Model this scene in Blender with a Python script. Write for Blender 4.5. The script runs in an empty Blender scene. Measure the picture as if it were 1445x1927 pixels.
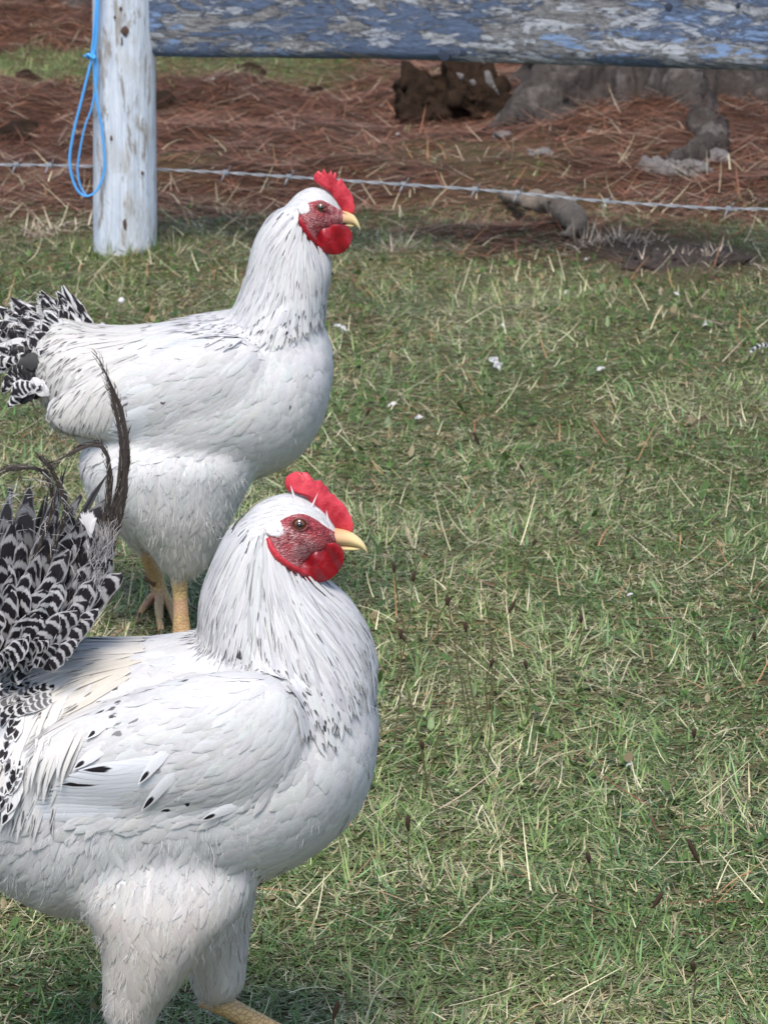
import bpy, bmesh, math, random
import numpy as np
from mathutils import Vector, Matrix
from mathutils.bvhtree import BVHTree

random.seed(7)
rng = np.random.default_rng(7)
R = math.radians
sc = bpy.context.scene
col = sc.collection

# ------------------------------------------------------------------ camera
PW, PH, FPX = 1445.0, 1927.0, 7000.0
PITCH, CAMH = R(15.07), 1.2
cam = bpy.data.cameras.new('camera')
cam.sensor_fit = 'VERTICAL'; cam.sensor_height = 36.0; cam.sensor_width = 27.0
cam.lens = 36.0 * FPX / PH
cam.clip_start = 0.05; cam.clip_end = 600
cam.dof.use_dof = True; cam.dof.focus_distance = 3.1; cam.dof.aperture_fstop = 32
camo = bpy.data.objects.new('camera', cam); col.objects.link(camo)
camo.location = (0, 0, CAMH); camo.rotation_euler = (math.pi/2 - PITCH, 0, 0)
sc.camera = camo

# ------------------------------------------------------------------ sky, sun, exposure
SUN_EL, SUN_AZ = R(58), R(190)          # azimuth clockwise from +Y (behind the camera, to the left)
w = bpy.data.worlds.new('World'); sc.world = w; w.use_nodes = True
nt = w.node_tree; nt.nodes.clear()
sky = nt.nodes.new('ShaderNodeTexSky'); sky.sky_type = 'NISHITA'; sky.sun_disc = False
sky.sun_elevation = SUN_EL; sky.sun_rotation = SUN_AZ
sky.air_density = 1.0; sky.dust_density = 1.2; sky.ozone_density = 1.0
bg = nt.nodes.new('ShaderNodeBackground'); bg.inputs[1].default_value = 0.125
out = nt.nodes.new('ShaderNodeOutputWorld')
nt.links.new(sky.outputs[0], bg.inputs[0]); nt.links.new(bg.outputs[0], out.inputs[0])
sun = bpy.data.lights.new('sun', 'SUN'); sun.energy = 2.4; sun.angle = R(26); sun.color = (1, 0.94, 0.85)
suno = bpy.data.objects.new('sun', sun); col.objects.link(suno)
sd = Vector((math.sin(SUN_AZ)*math.cos(SUN_EL), math.cos(SUN_AZ)*math.cos(SUN_EL), math.sin(SUN_EL)))
suno.rotation_euler = sd.to_track_quat('Z', 'Y').to_euler(); suno.location = (0, 0, 12)
sc.view_settings.view_transform = 'Standard'; sc.view_settings.look = 'None'
sc.view_settings.gamma = 1; sc.view_settings.use_curve_mapping = False
sc.view_settings.exposure = 0.95

# ------------------------------------------------------------------ pixel <-> place
CP, SP = math.cos(PITCH), math.sin(PITCH)
def ray(px, py):
    a = (px - PW/2)/FPX; b = -(py - PH/2)/FPX
    return Vector((a, CP + b*SP, -SP + b*CP))
def P(px, py, Y):
    d = ray(px, py); t = Y/d.y
    return Vector((d.x*t, Y, CAMH + d.z*t))
def G(px, py, z=0.0):
    d = ray(px, py); t = (z - CAMH)/d.z
    return Vector((d.x*t, d.y*t, z))
def to_px(p):                                  # numpy (N,3) -> pixel arrays
    q = np.asarray(p, float) - np.array([0, 0, CAMH])
    dep = q[:, 1]*CP - q[:, 2]*SP; up = q[:, 1]*SP + q[:, 2]*CP
    return PW/2 + FPX*q[:, 0]/dep, PH/2 - FPX*up/dep

# ------------------------------------------------------------------ numpy noise
TAB = np.random.default_rng(3).random((256, 256))
def vn(x, y, s, seed=0):
    x = np.asarray(x, float)/s + 17.3*seed + 1000; y = np.asarray(y, float)/s + 9.1*seed + 1000
    xi = np.floor(x).astype(int); yi = np.floor(y).astype(int); fx = x-xi; fy = y-yi
    fx = fx*fx*(3-2*fx); fy = fy*fy*(3-2*fy)
    a = TAB[xi & 255, yi & 255]; b = TAB[(xi+1) & 255, yi & 255]
    c = TAB[xi & 255, (yi+1) & 255]; d = TAB[(xi+1) & 255, (yi+1) & 255]
    return (a*(1-fx)+b*fx)*(1-fy) + (c*(1-fx)+d*fx)*fy
def sstep(a, b, x): 
    t = np.clip((x-a)/(b-a), 0, 1); return t*t*(3-2*t)

# ------------------------------------------------------------------ mesh helpers
def tag(o, label=None, cat=None, group=None, kind=None):
    if label: o['label'] = label
    if cat: o['category'] = cat
    if group: o['group'] = group
    if kind: o['kind'] = kind
    return o
def link(name, me, parent=None, mats=()):
    o = bpy.data.objects.new(name, me); col.objects.link(o)
    if me is not None:
        for m in mats: me.materials.append(m)
    if parent is not None: o.parent = parent
    return o
def empty(name, loc):
    o = bpy.data.objects.new(name, None); col.objects.link(o); o.location = loc
    o.empty_display_size = 0.05
    return o
def np_mesh(name, V, F, attrs=None, smooth=True):
    """V (n,3); F list of int arrays (m,k) with k = 3 or 4"""
    me = bpy.data.meshes.new(name)
    V = np.asarray(V, np.float32); F = [np.asarray(f, np.int32) for f in F if len(f)]
    me.vertices.add(len(V)); me.vertices.foreach_set('co', V.ravel())
    loops = np.concatenate([f.ravel() for f in F]); me.loops.add(len(loops))
    me.loops.foreach_set('vertex_index', loops)
    tot = np.concatenate([np.full(len(f), f.shape[1], np.int32) for f in F])
    start = np.concatenate([[0], np.cumsum(tot)[:-1]]).astype(np.int32)
    me.polygons.add(len(tot)); me.polygons.foreach_set('loop_start', start)
    me.polygons.foreach_set('loop_total', tot)
    me.polygons.foreach_set('use_smooth', np.full(len(tot), smooth))
    for k, a in (attrs or {}).items():
        at = me.attributes.new(k, 'FLOAT_VECTOR', 'POINT'); at.data.foreach_set('vector', np.asarray(a, np.float32).ravel())
    me.update(calc_edges=True); me.validate()
    return me
def catmull(pts, n):
    pts = [np.asarray(p, float) for p in pts]; m = len(pts); res = []
    for i in range(n):
        t = i/(n-1)*(m-1); k = min(int(t), m-2); f = t-k
        p0 = pts[k-1] if k > 0 else 2*pts[0]-pts[1]; p1 = pts[k]; p2 = pts[k+1]
        p3 = pts[k+2] if k+2 < m else 2*pts[-1]-pts[-2]
        res.append(.5*((2*p1)+(-p0+p2)*f+(2*p0-5*p1+4*p2-p3)*f*f+(-p0+3*p1-3*p2+p3)*f**3))
    return np.array(res)
class MB:
    def __init__(s): s.V = []; s.F = []
    def add(s, V, F):
        k = len(s.V); s.V += [tuple(map(float, v)) for v in V]; s.F += [tuple(i+k for i in f) for f in F]
    def tube(s, pts, rad, seg=8, n=None, jit=0.0, flat=1.0, ref=(0, 0, 1)):
        pts = [np.asarray(p, float) for p in pts]
        if np.isscalar(rad): rad = [rad]*len(pts)
        if n:
            rad = catmull([[r] for r in rad], n)[:, 0]; pts = list(catmull(pts, n))
        V = []; F = []; m = len(pts); u = None
        for i in range(m):
            t = pts[min(i+1, m-1)]-pts[max(i-1, 0)]; t = t/(np.linalg.norm(t)+1e-12)
            if u is None:
                a = np.array(ref, float)
                if abs(a@t) > .95: a = np.array([1., 0, 0])
                u = a
            u = u-t*(u@t); u /= np.linalg.norm(u)+1e-12; v = np.cross(t, u)
            for k in range(seg):
                a = 2*math.pi*k/seg; r = max(rad[i], 1e-5)*(1+jit*(random.random()-.5)*2)
                V.append(pts[i]+u*(math.cos(a)*r)+v*(math.sin(a)*r*flat))
        for i in range(m-1):
            for k in range(seg):
                a = i*seg+k; b = i*seg+(k+1) % seg; F.append((a, b, b+seg, a+seg))
        F.append(tuple(range(seg-1, -1, -1))); F.append(tuple(range((m-1)*seg, m*seg)))
        s.add(V, F)
    def loft(s, st, seg=28):
        """st: (center xyz, in-plane axis u, half extent hu, lateral half width w); lateral axis is world Y"""
        V = []; F = []; m = len(st)
        for c, u, hu, w in st:
            c = np.asarray(c, float); u = np.asarray(u, float)
            for k in range(seg):
                a = 2*math.pi*k/seg
                V.append(c+u*(math.cos(a)*hu)+np.array([0, math.sin(a)*w, 0]))
        for i in range(m-1):
            for k in range(seg):
                a = i*seg+k; b = i*seg+(k+1) % seg; F.append((a, b, b+seg, a+seg))
        F.append(tuple(range(seg-1, -1, -1))); F.append(tuple(range((m-1)*seg, m*seg)))
        s.add(V, F)
    def mesh(s, name, smooth=True, off=None):
        V = np.array(s.V)
        if off is not None: V = V-np.asarray(off)
        me = bpy.data.meshes.new(name); me.from_pydata(V.tolist(), [], s.F)
        bm = bmesh.new(); bm.from_mesh(me); bmesh.ops.recalc_face_normals(bm, faces=bm.faces); bm.to_mesh(me); bm.free()
        for p in me.polygons: p.use_smooth = smooth
        return me

# ------------------------------------------------------------------ material helpers
class N:
    def __init__(s, name):
        s.m = bpy.data.materials.new(name); s.m.use_nodes = True; s.t = s.m.node_tree; s.t.nodes.clear()
        s.out = s.n('ShaderNodeOutputMaterial')
    def n(s, ty, **kw):
        x = s.t.nodes.new(ty)
        for k, v in kw.items(): setattr(x, k, v)
        return x
    def put(s, sock, v):
        if hasattr(v, 'is_output') or isinstance(v, bpy.types.NodeSocket): s.t.links.new(v, sock)
        elif v is not None:
            if isinstance(v, (tuple, list)) and len(v) == 3 and sock.type == 'RGBA': v = (*v, 1)
            sock.default_value = v
    def ma(s, op, a, b=None, c=None, clamp=False):
        x = s.n('ShaderNodeMath', operation=op); x.use_clamp = clamp
        s.put(x.inputs[0], a); s.put(x.inputs[1], b) if b is not None else None
        if c is not None: s.put(x.inputs[2], c)
        return x.outputs[0]
    def mr(s, v, a, b, lo=0.0, hi=1.0):
        x = s.n('ShaderNodeMapRange', interpolation_type='SMOOTHSTEP'); s.put(x.inputs[0], v)
        for i, q in enumerate((a, b, lo, hi)): s.put(x.inputs[1+i], q)
        return x.outputs[0]
    def mix(s, f, a, b, blend='MIX'):
        x = s.n('ShaderNodeMix', data_type='RGBA', blend_type=blend)
        s.put(x.inputs[0], f); s.put(x.inputs[6], a); s.put(x.inputs[7], b); return x.outputs[2]
    def attr(s, name):
        x = s.n('ShaderNodeAttribute', attribute_name=name); return x
    def sep(s, v):
        x = s.n('ShaderNodeSeparateXYZ'); s.put(x.inputs[0], v); return x.outputs
    def comb(s, a, b, c):
        x = s.n('ShaderNodeCombineXYZ')
        for i, q in enumerate((a, b, c)): s.put(x.inputs[i], q)
        return x.outputs[0]
    def obj(s, scale=(1, 1, 1)):
        t = s.n('ShaderNodeTexCoord'); mp = s.n('ShaderNodeMapping'); mp.inputs[3].default_value = scale
        s.t.links.new(t.outputs['Object'], mp.inputs[0]); return mp.outputs[0]
    def noise(s, vec, sc_, det=4, rough=.55, dist=0.0):
        x = s.n('ShaderNodeTexNoise'); s.put(x.inputs['Vector'], vec); x.inputs['Scale'].default_value = sc_
        x.inputs['Detail'].default_value = det; x.inputs['Roughness'].default_value = rough
        x.inputs['Distortion'].default_value = dist; return x.outputs[0]
    def voro(s, vec, sc_, feat='F1'):
        x = s.n('ShaderNodeTexVoronoi', feature=feat); s.put(x.inputs['Vector'], vec); x.inputs['Scale'].default_value = sc_
        return x.outputs[0]
    def bump(s, h, st, d=.002):
        x = s.n('ShaderNodeBump'); s.put(x.inputs['Height'], h); x.inputs['Strength'].default_value = st
        x.inputs['Distance'].default_value = d; return x.outputs[0]
    def bsdf(s, c, rough=.6, spec=.3, normal=None, sss=0.0, sssr=(.3, .1, .05), trans=0.0, coat=0.0, sheen=0.0):
        b = s.n('ShaderNodeBsdfPrincipled'); s.put(b.inputs['Base Color'], c); s.put(b.inputs['Roughness'], rough)
        b.inputs['Specular IOR Level'].default_value = spec
        if normal is not None: s.put(b.inputs['Normal'], normal)
        if sss:
            b.inputs['Subsurface Weight'].default_value = sss; b.inputs['Subsurface Radius'].default_value = sssr
            b.inputs['Subsurface Scale'].default_value = .006
        if coat: b.inputs['Coat Weight'].default_value = coat; b.inputs['Coat Roughness'].default_value = .25
        if sheen: b.inputs['Sheen Weight'].default_value = sheen
        o = b.outputs[0]
        if trans:
            t = s.n('ShaderNodeBsdfTranslucent'); s.put(t.inputs[0], c)
            x = s.n('ShaderNodeMixShader'); x.inputs[0].default_value = trans
            s.t.links.new(o, x.inputs[1]); s.t.links.new(t.outputs[0], x.inputs[2]); o = x.outputs[0]
        s.t.links.new(o, s.out.inputs[0]); return s.m

def m_ground():
    k = N('soil_and_litter'); a = k.sep(k.attr('mask').outputs['Vector'])
    v = k.obj(); n1 = k.noise(v, 60, 6, .7); n2 = k.noise(v, 9, 4)
    vs = k.obj((1, 3.5, 1)); n3 = k.noise(vs, 45, 5, .7, .6)
    soil = k.mix(n1, (.035, .034, .015), (.16, .14, .07))
    lit = k.mix(k.mr(n3, .35, .7), (.022, .011, .008), (.13, .056, .034))
    lit = k.mix(k.mr(n2, .4, .7, 0, .6), lit, (.045, .026, .02))
    c = k.mix(a[0], soil, lit)
    c = k.mix(a[1], c, k.mix(n1, (.03, .024, .02), (.1, .08, .065)))
    return k.bsdf(c, .95, .1, k.bump(n3, .8, .01))
def m_blade():
    k = N('grass_blade'); t = k.attr('tint').outputs['Vector']
    return k.bsdf(t, .42, .4, trans=.28)
def m_needle():
    k = N('dry_needle'); t = k.attr('tint').outputs['Vector']; return k.bsdf(t, .7, .2)
def m_feather():
    k = N('feather'); f = k.sep(k.attr('fuv').outputs['Vector']); p = k.sep(k.attr('fpat').outputs['Vector'])
    t = k.attr('tint').outputs['Vector']
    u, v, r = f[0], f[1], f[2]
    au = k.ma('ABSOLUTE', u)
    nz = k.noise(k.comb(k.ma('MULTIPLY', u, 2.2), k.ma('MULTIPLY', v, 2.0), k.ma('MULTIPLY', r, 90)), 1.6, 3)
    barb = k.noise(k.comb(k.ma('MULTIPLY', r, 70), k.ma('ADD', k.ma('MULTIPLY', v, 26), k.ma('MULTIPLY', au, -9)), 0), 1.0, 2)
    wob = k.ma('MULTIPLY', k.ma('SUBTRACT', nz, .5), 1.3)
    c = k.mix(k.mr(barb, .3, .75), k.mix(1.0, t, (.8, .8, .82), 'MULTIPLY'), t)
    du = k.ma('DIVIDE', u, .62); dv = k.ma('DIVIDE', k.ma('SUBTRACT', v, .84), .13)
    d = k.ma('ADD', k.ma('ADD', k.ma('MULTIPLY', du, du), k.ma('MULTIPLY', dv, dv)), wob)
    spot = k.ma('MULTIPLY', k.mr(d, 1.25, .6), p[0])
    # long dark centre streak
    st = k.ma('MULTIPLY', k.ma('MULTIPLY', k.mr(k.ma('ADD', au, k.ma('MULTIPLY', wob, .4)), .55, .2), k.mr(v, .35, .7)), p[2])
    ph = k.ma('SUBTRACT', k.ma('MULTIPLY', v, 4.6), k.ma('MULTIPLY', k.ma('MULTIPLY', u, u), -.45))
    ph = k.ma('ADD', ph, k.ma('ADD', k.ma('MULTIPLY', wob, .35), r))
    s = k.ma('SINE', k.ma('MULTIPLY', ph, 6.2832))
    bar = k.ma('MULTIPLY', k.ma('MULTIPLY', k.mr(s, -.85, -.05), k.mr(k.ma('ADD', au, k.ma('MULTIPLY', wob, .3)), 1.0, .72)), p[1])
    msk = k.ma('MAXIMUM', k.ma('MAXIMUM', spot, st), bar, clamp=True)
    c = k.mix(msk, c, (.014, .011, .014))
    return k.bsdf(c, .62, .25, trans=.22)
def m_plain(name, c, rough=.6, spec=.3, **kw):
    k = N(name); return k.bsdf(c, rough, spec, **kw)
def m_down():
    k = N('white_down'); n = k.noise(k.obj(), 60, 4)
    return k.bsdf(k.mix(n, (.52, .5, .48), (.7, .69, .68)), .9, .1)
def m_comb():
    k = N('comb_skin'); v = k.obj(); vo = k.voro(v, 420); n = k.noise(v, 90, 4)
    c = k.mix(k.mr(n, .3, .7), (.34, .012, .024), (.58, .05, .07))
    return k.bsdf(c, .45, .4, k.bump(k.ma('ADD', vo, k.ma('ADD', n, k.noise(v, 35, 3))), .2, .0015), sss=.2)
def m_wattle():
    k = N('wattle_skin'); v = k.obj(); n = k.noise(v, 70, 3)
    c = k.mix(k.mr(n, .3, .7), (.2, .004, .01), (.33, .007, .016))
    return k.bsdf(c, .32, .45, k.bump(k.ma('ADD', k.noise(v, 300, 3), k.ma('MULTIPLY', k.noise(k.obj((1, 1, .35)), 55, 2, .5, .8), 2)), .22, .003), sss=.25)
def m_face():
    k = N('face_skin'); v = k.obj(); n = k.noise(v, 150, 5, .7, 2.0); vo = k.voro(k.obj((.6, 1, 1.5)), 420, 'DISTANCE_TO_EDGE'); n2 = k.noise(v, 50, 3)
    c = k.mix(k.mr(n, .35, .6), (.2, .02, .03), (.5, .085, .1))
    c = k.mix(k.mr(k.ma('ADD', n2, k.ma('MULTIPLY', vo, .5)), .5, .72, 0, .85), c, k.mix(k.mr(n, .4, .6), (.36, .12, .13), (.66, .42, .42)))
    return k.bsdf(c, .5, .35, k.bump(k.ma('ADD', k.ma('MULTIPLY', vo, .8), n), 1.0, .004))
def m_lobe():
    k = N('earlobe_skin'); n = k.noise(k.obj(), 260, 4, .6); return k.bsdf(k.mix(n, (.5, .46, .48), (.72, .7, .71)), .7, .2, k.bump(n, .8, .002))
def m_beak():
    k = N('beak_horn'); g = k.sep(k.attr('g').outputs['Vector']); n = k.noise(k.obj(), 120, 3)
    c = k.mix(k.mr(g[0], .0, .6), (.5, .27, .15), (.68, .53, .26)); c = k.mix(k.mr(n, .55, .75, 0, .4), c, (.6, .36, .18))
    return k.bsdf(c, .38, .45)
def m_leg():
    k = N('leg_scales'); v = k.obj((1, 1, 1.5)); vo = k.voro(v, 190, 'DISTANCE_TO_EDGE'); n = k.noise(k.obj(), 110, 4); n2 = k.noise(k.obj(), 30, 3)
    c = k.mix(k.mr(vo, .0, .12), (.3, .19, .09), (.52, .36, .16)); c = k.mix(k.mr(n, .42, .7, 0, .7), c, (.45, .24, .14)); c = k.mix(k.mr(n2, .5, .7, 0, .5), c, (.5, .27, .2))
    return k.bsdf(c, .5, .35, k.bump(k.mr(vo, 0, .15), .5, .001))
def m_iris():
    k = N('eye_iris'); return k.bsdf((.1, .032, .01), .08, .5, coat=1.0)
def m_post():
    k = N('weathered_white_paint'); vv = k.obj()
    g = k.noise(k.obj((1, 1, .05)), 210, 5, .7, .3); g2 = k.noise(k.obj((1, 1, .10)), 75, 5, .7, .5); n = k.noise(k.obj((1, 1, .5)), 22, 5, .65, .8); n2 = k.noise(k.obj((1, 1, .22)), 48, 5, .7, .5)
    paint = k.mix(k.mr(g, .35, .65), (.44, .49, .57), (.6, .64, .7)); wood = k.mix(g, (.14, .13, .12), (.42, .39, .36))
    c = k.mix(k.mr(n2, .54, .62), paint, wood)
    c = k.mix(k.mr(n, .5, .62, 0, .6), c, k.mix(g, (.33, .33, .33), (.52, .52, .52)))
    c = k.mix(k.mr(g2, .6, .68, 0, .75), c, (.13, .12, .11))
    return k.bsdf(c, .8, .2, k.bump(k.ma('ADD', g, k.ma('ADD', g2, n2)), .8, .004))
def m_rail():
    k = N('flaking_blue_grey_paint'); v = k.obj((.12, 1, 1)); vv = k.obj((.15, 1, 1))
    g = k.noise(v, 190, 6, .75, .4); n = k.noise(vv, 17, 8, .72, .6); n2 = k.noise(k.obj((.12, 1, 1)), 46, 8, .75, .5); n3 = k.noise(k.obj((.45, 1, 1)), 7, 5, .6)
    wood = k.mix(k.mr(g, .3, .7), (.07, .07, .078), (.29, .285, .285)); blue = k.mix(k.mr(g, .25, .75), (.055, .075, .125), (.125, .17, .27))
    pale = k.mix(k.mr(g, .3, .7), (.24, .26, .31), (.5, .51, .54))
    m1 = k.mr(n, .485, .515); m2 = k.mr(n2, .53, .55)
    c = k.mix(m1, blue, wood); c = k.mix(k.ma('MULTIPLY', m2, k.mr(n, .38, .5, .35, 1)), c, pale)
    c = k.mix(k.ma('MULTIPLY', k.mr(n3, .56, .6), k.mr(n2, .44, .46, 1, 0)), c, k.mix(g, (.14, .21, .36), (.25, .36, .56)))
    c = k.mix(k.mr(k.noise(k.obj((.06, 1, 1)), 95, 4, .7), .64, .68, 0, .8), c, (.035, .035, .04))
    h = k.ma('ADD', k.ma('MULTIPLY', g, .8), k.ma('ADD', k.ma('MULTIPLY', m2, .5), k.ma('MULTIPLY', m1, -.5)))
    return k.bsdf(c, .7, .25, k.bump(h, 1.0, .006))
def m_bark():
    k = N('pine_bark'); v = k.obj((1, 1, .35)); vo = k.voro(v, 30, 'DISTANCE_TO_EDGE'); n = k.noise(k.obj((1, 1, .3)), 60, 6, .7, .4)
    c = k.mix(n, (.014, .012, .011), (.1, .085, .078)); c = k.mix(k.mr(k.noise(k.obj(), 18, 5, .7), .5, .66, 0, .6), c, (.17, .15, .14))
    return k.bsdf(c, .95, .1, k.bump(k.ma('ADD', vo, n), 1.0, .012))
def m_rotten():
    k = N('rotten_wood'); n = k.noise(k.obj((1, 1, .4)), 50, 6, .7, .5)
    return k.bsdf(k.mix(n, (.006, .005, .004), (.055, .033, .021)), .95, .1, k.bump(n, 1.0, .015))
def m_branch():
    k = N('bare_branch'); n = k.noise(k.obj((.5, 1, 1)), 70, 6, .7, .5)
    return k.bsdf(k.mix(n, (.05, .04, .033), (.34, .28, .225)), .9, .15, k.bump(n, .9, .006))
def m_stone():
    k = N('grey_stone'); n = k.noise(k.obj(), 30, 6, .7); n2 = k.noise(k.obj(), 120, 3)
    return k.bsdf(k.mix(n, (.07, .062, .06), (.3, .275, .265)), .9, .15, k.bump(k.ma('ADD', n, n2), 1.0, .01))
def m_soil():
    k = N('dark_soil'); n = k.noise(k.obj(), 90, 6, .75); return k.bsdf(k.mix(n, (.016, .013, .012), (.13, .105, .095)), .95, .1, k.bump(n, 1.0, .012))
def m_wire():
    k = N('galvanised_wire'); n = k.noise(k.obj(), 80, 3)
    x = k.bsdf(k.mix(n, (.14, .15, .17), (.38, .41, .45)), .5, .5); return x
M = dict(ground=m_ground(), blade=m_blade(), needle=m_needle(), feather=m_feather(), down=m_down(), comb=m_comb(),
         wattle=m_wattle(), face=m_face(), beak=m_beak(), leg=m_leg(), iris=m_iris(), post=m_post(), rail=m_rail(),
         bark=m_bark(), rotten=m_rotten(), branch=m_branch(), stone=m_stone(), wire=m_wire(),
         pupil=m_plain('pupil', (.004, .003, .003), .06, .5, coat=1.0), claw=m_plain('claw_horn', (.1, .06, .035), .5, .3),
         lobe=m_lobe(), lid=m_plain('eyelid_skin', (.17, .045, .045), .5, .3),
         twine=m_plain('blue_baling_twine', (.075, .34, .72), .45, .35), quill=m_plain('pink_quill', (.6, .33, .3), .6, .3),
         knot=m_plain('knot_wood', (.022, .03, .05), .8, .3), darkin=m_plain('nail_rust', (.07, .04, .03), .8, .3))

# ------------------------------------------------------------------ ground
def zg(x, y):
    x = np.asarray(x, float); y = np.asarray(y, float)
    far = sstep(5.8, 7.0, y)
    z = (vn(x, y, .35, 1)-.5)*.022 + (vn(x, y, .09, 2)-.5)*.010 + far*((vn(x, y, .22, 5)-.5)*.07+(vn(x, y, .07, 6)-.5)*.03)
    gx, gy = -.33, 6.05
    z = z + .012*np.exp(-((x-gx)**2+(y-gy)**2)/.02)
    return z
def masks(x, y):
    """litter and bare-soil cover from where they lie on the ground"""
    px, py = to_px(np.stack([x, y, np.zeros_like(x)], 1))
    n = vn(x, y, .35, 11); n2 = vn(x, y, .12, 12); n3 = vn(x, y, .05, 13)
    nn = .55*n+.3*n2+.15*n3-.5
    e = py + nn*300
    lit = sstep(480, 320, e)*.95
    lit = np.maximum(lit, .9*np.exp(-(((px-1330)/260)**2+((py-385)/42)**2)))
    lit = np.maximum(lit, .85*np.exp(-(((px-90)/150)**2+((py-375)/35)**2)))
    lit = np.maximum(lit, .55*sstep(.12, .25, nn)*sstep(780, 520, py))
    band = sstep(80, 92, py+nn*25)*sstep(172, 150, py+nn*40)*sstep(800, 620, px+nn*300)
    lit = lit*(1-.93*band)
    lit = np.where(py < 80, np.maximum(lit, .9), lit)
    green = np.exp(-(((px-870)/190)**2+((py-300-nn*60)/26)**2))
    lit = lit*(1-.6*green)
    soil = np.exp(-(((px-1300)/105)**2+((py-495)/26)**2)) + np.exp(-(((px-1165)/60)**2+((py-470)/16)**2))
    soil = np.clip(soil*1.3+nn*.5*soil, 0, 1)
    return np.clip(lit, 0, 1), soil
def make_ground():
    def axis(lo, hi, st, outs):
        a = list(np.arange(lo, hi+1e-6, st)); return np.array([-q+lo for q in outs[::-1]]+a+[hi+q for q in outs])
    outs = [.1, .25, .5, 1, 2, 4, 8, 16, 32, 64, 130, 260]
    xs = axis(-1.9, 1.9, .02, outs); ys = axis(1.9, 11.0, .025, outs)
    X, Y = np.meshgrid(xs, ys); x = X.ravel(); y = Y.ravel()
    z = zg(x, y); l, s = masks(x, np.clip(y, 1.9, 30)); z = z+.012*s
    nx, ny = len(xs), len(ys); i = np.arange(nx*ny).reshape(ny, nx)
    F = np.stack([i[:-1, :-1], i[:-1, 1:], i[1:, 1:], i[1:, :-1]], -1).reshape(-1, 4)
    me = np_mesh('ground', np.stack([x, y, z], 1), [F], dict(mask=np.stack([l, s, s*0], 1)))
    return tag(link('ground', me, None, [M['ground']]), kind='structure')
make_ground()

# ------------------------------------------------------------------ blades of every kind (grass, straw, needles)
def blades(name, base, az, lean, L, W, tint, curl, rows=3, tw=None):
    n = len(base); d = np.stack([np.cos(az), np.sin(az), az*0], 1); up = np.array([0, 0, 1.0])
    tw = az+math.pi/2 if tw is None else tw
    side = np.stack([np.cos(tw), np.sin(tw), tw*0], 1)
    V = []; C = []; p = base.copy(); a = lean.copy()
    prof = np.linspace(1, .55, rows)
    for k in range(rows):
        V += [p-side*(W*prof[k]*.5)[:, None], p+side*(W*prof[k]*.5)[:, None]]
        sh = .7+.3*min(1, k/1.5)
        C += [tint, tint]
        a = a+curl/rows; st = (L/rows)[:, None]
        p = p+(d*np.sin(a)[:, None]+up*np.cos(a)[:, None])*st
    V.append(p); C.append(tint); K = 2*rows+1
    V = np.stack(V, 1).reshape(-1, 3); C = np.stack(C, 1).reshape(-1, 3); o = np.arange(n)[:, None]*K
    Q = [np.concatenate([o+2*k, o+2*k+1, o+2*k+3, o+2*k+2], 1) for k in range(rows-1)]
    T = np.concatenate([o+2*rows-2, o+2*rows-1, o+2*rows], 1)
    # faces must keep one order: quads then triangles
    V[:, 2] = np.maximum(V[:, 2], zg(V[:, 0], V[:, 1])+.002)
    return np_mesh(name, V, [np.concatenate(Q), T], dict(tint=C))
def scatter(y0, y1, dens, wide, m):
    area = (y1-y0)*2*(wide*(y0+y1)/2+m); n = int(area*dens)
    y = rng.uniform(y0, y1, n*2); hw = wide*y+m
    keep = rng.random(n*2) < hw/(wide*y1+m); y = y[keep][:n]; hw = hw[keep][:n]
    return (rng.random(len(y))*2-1)*hw, y
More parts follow.
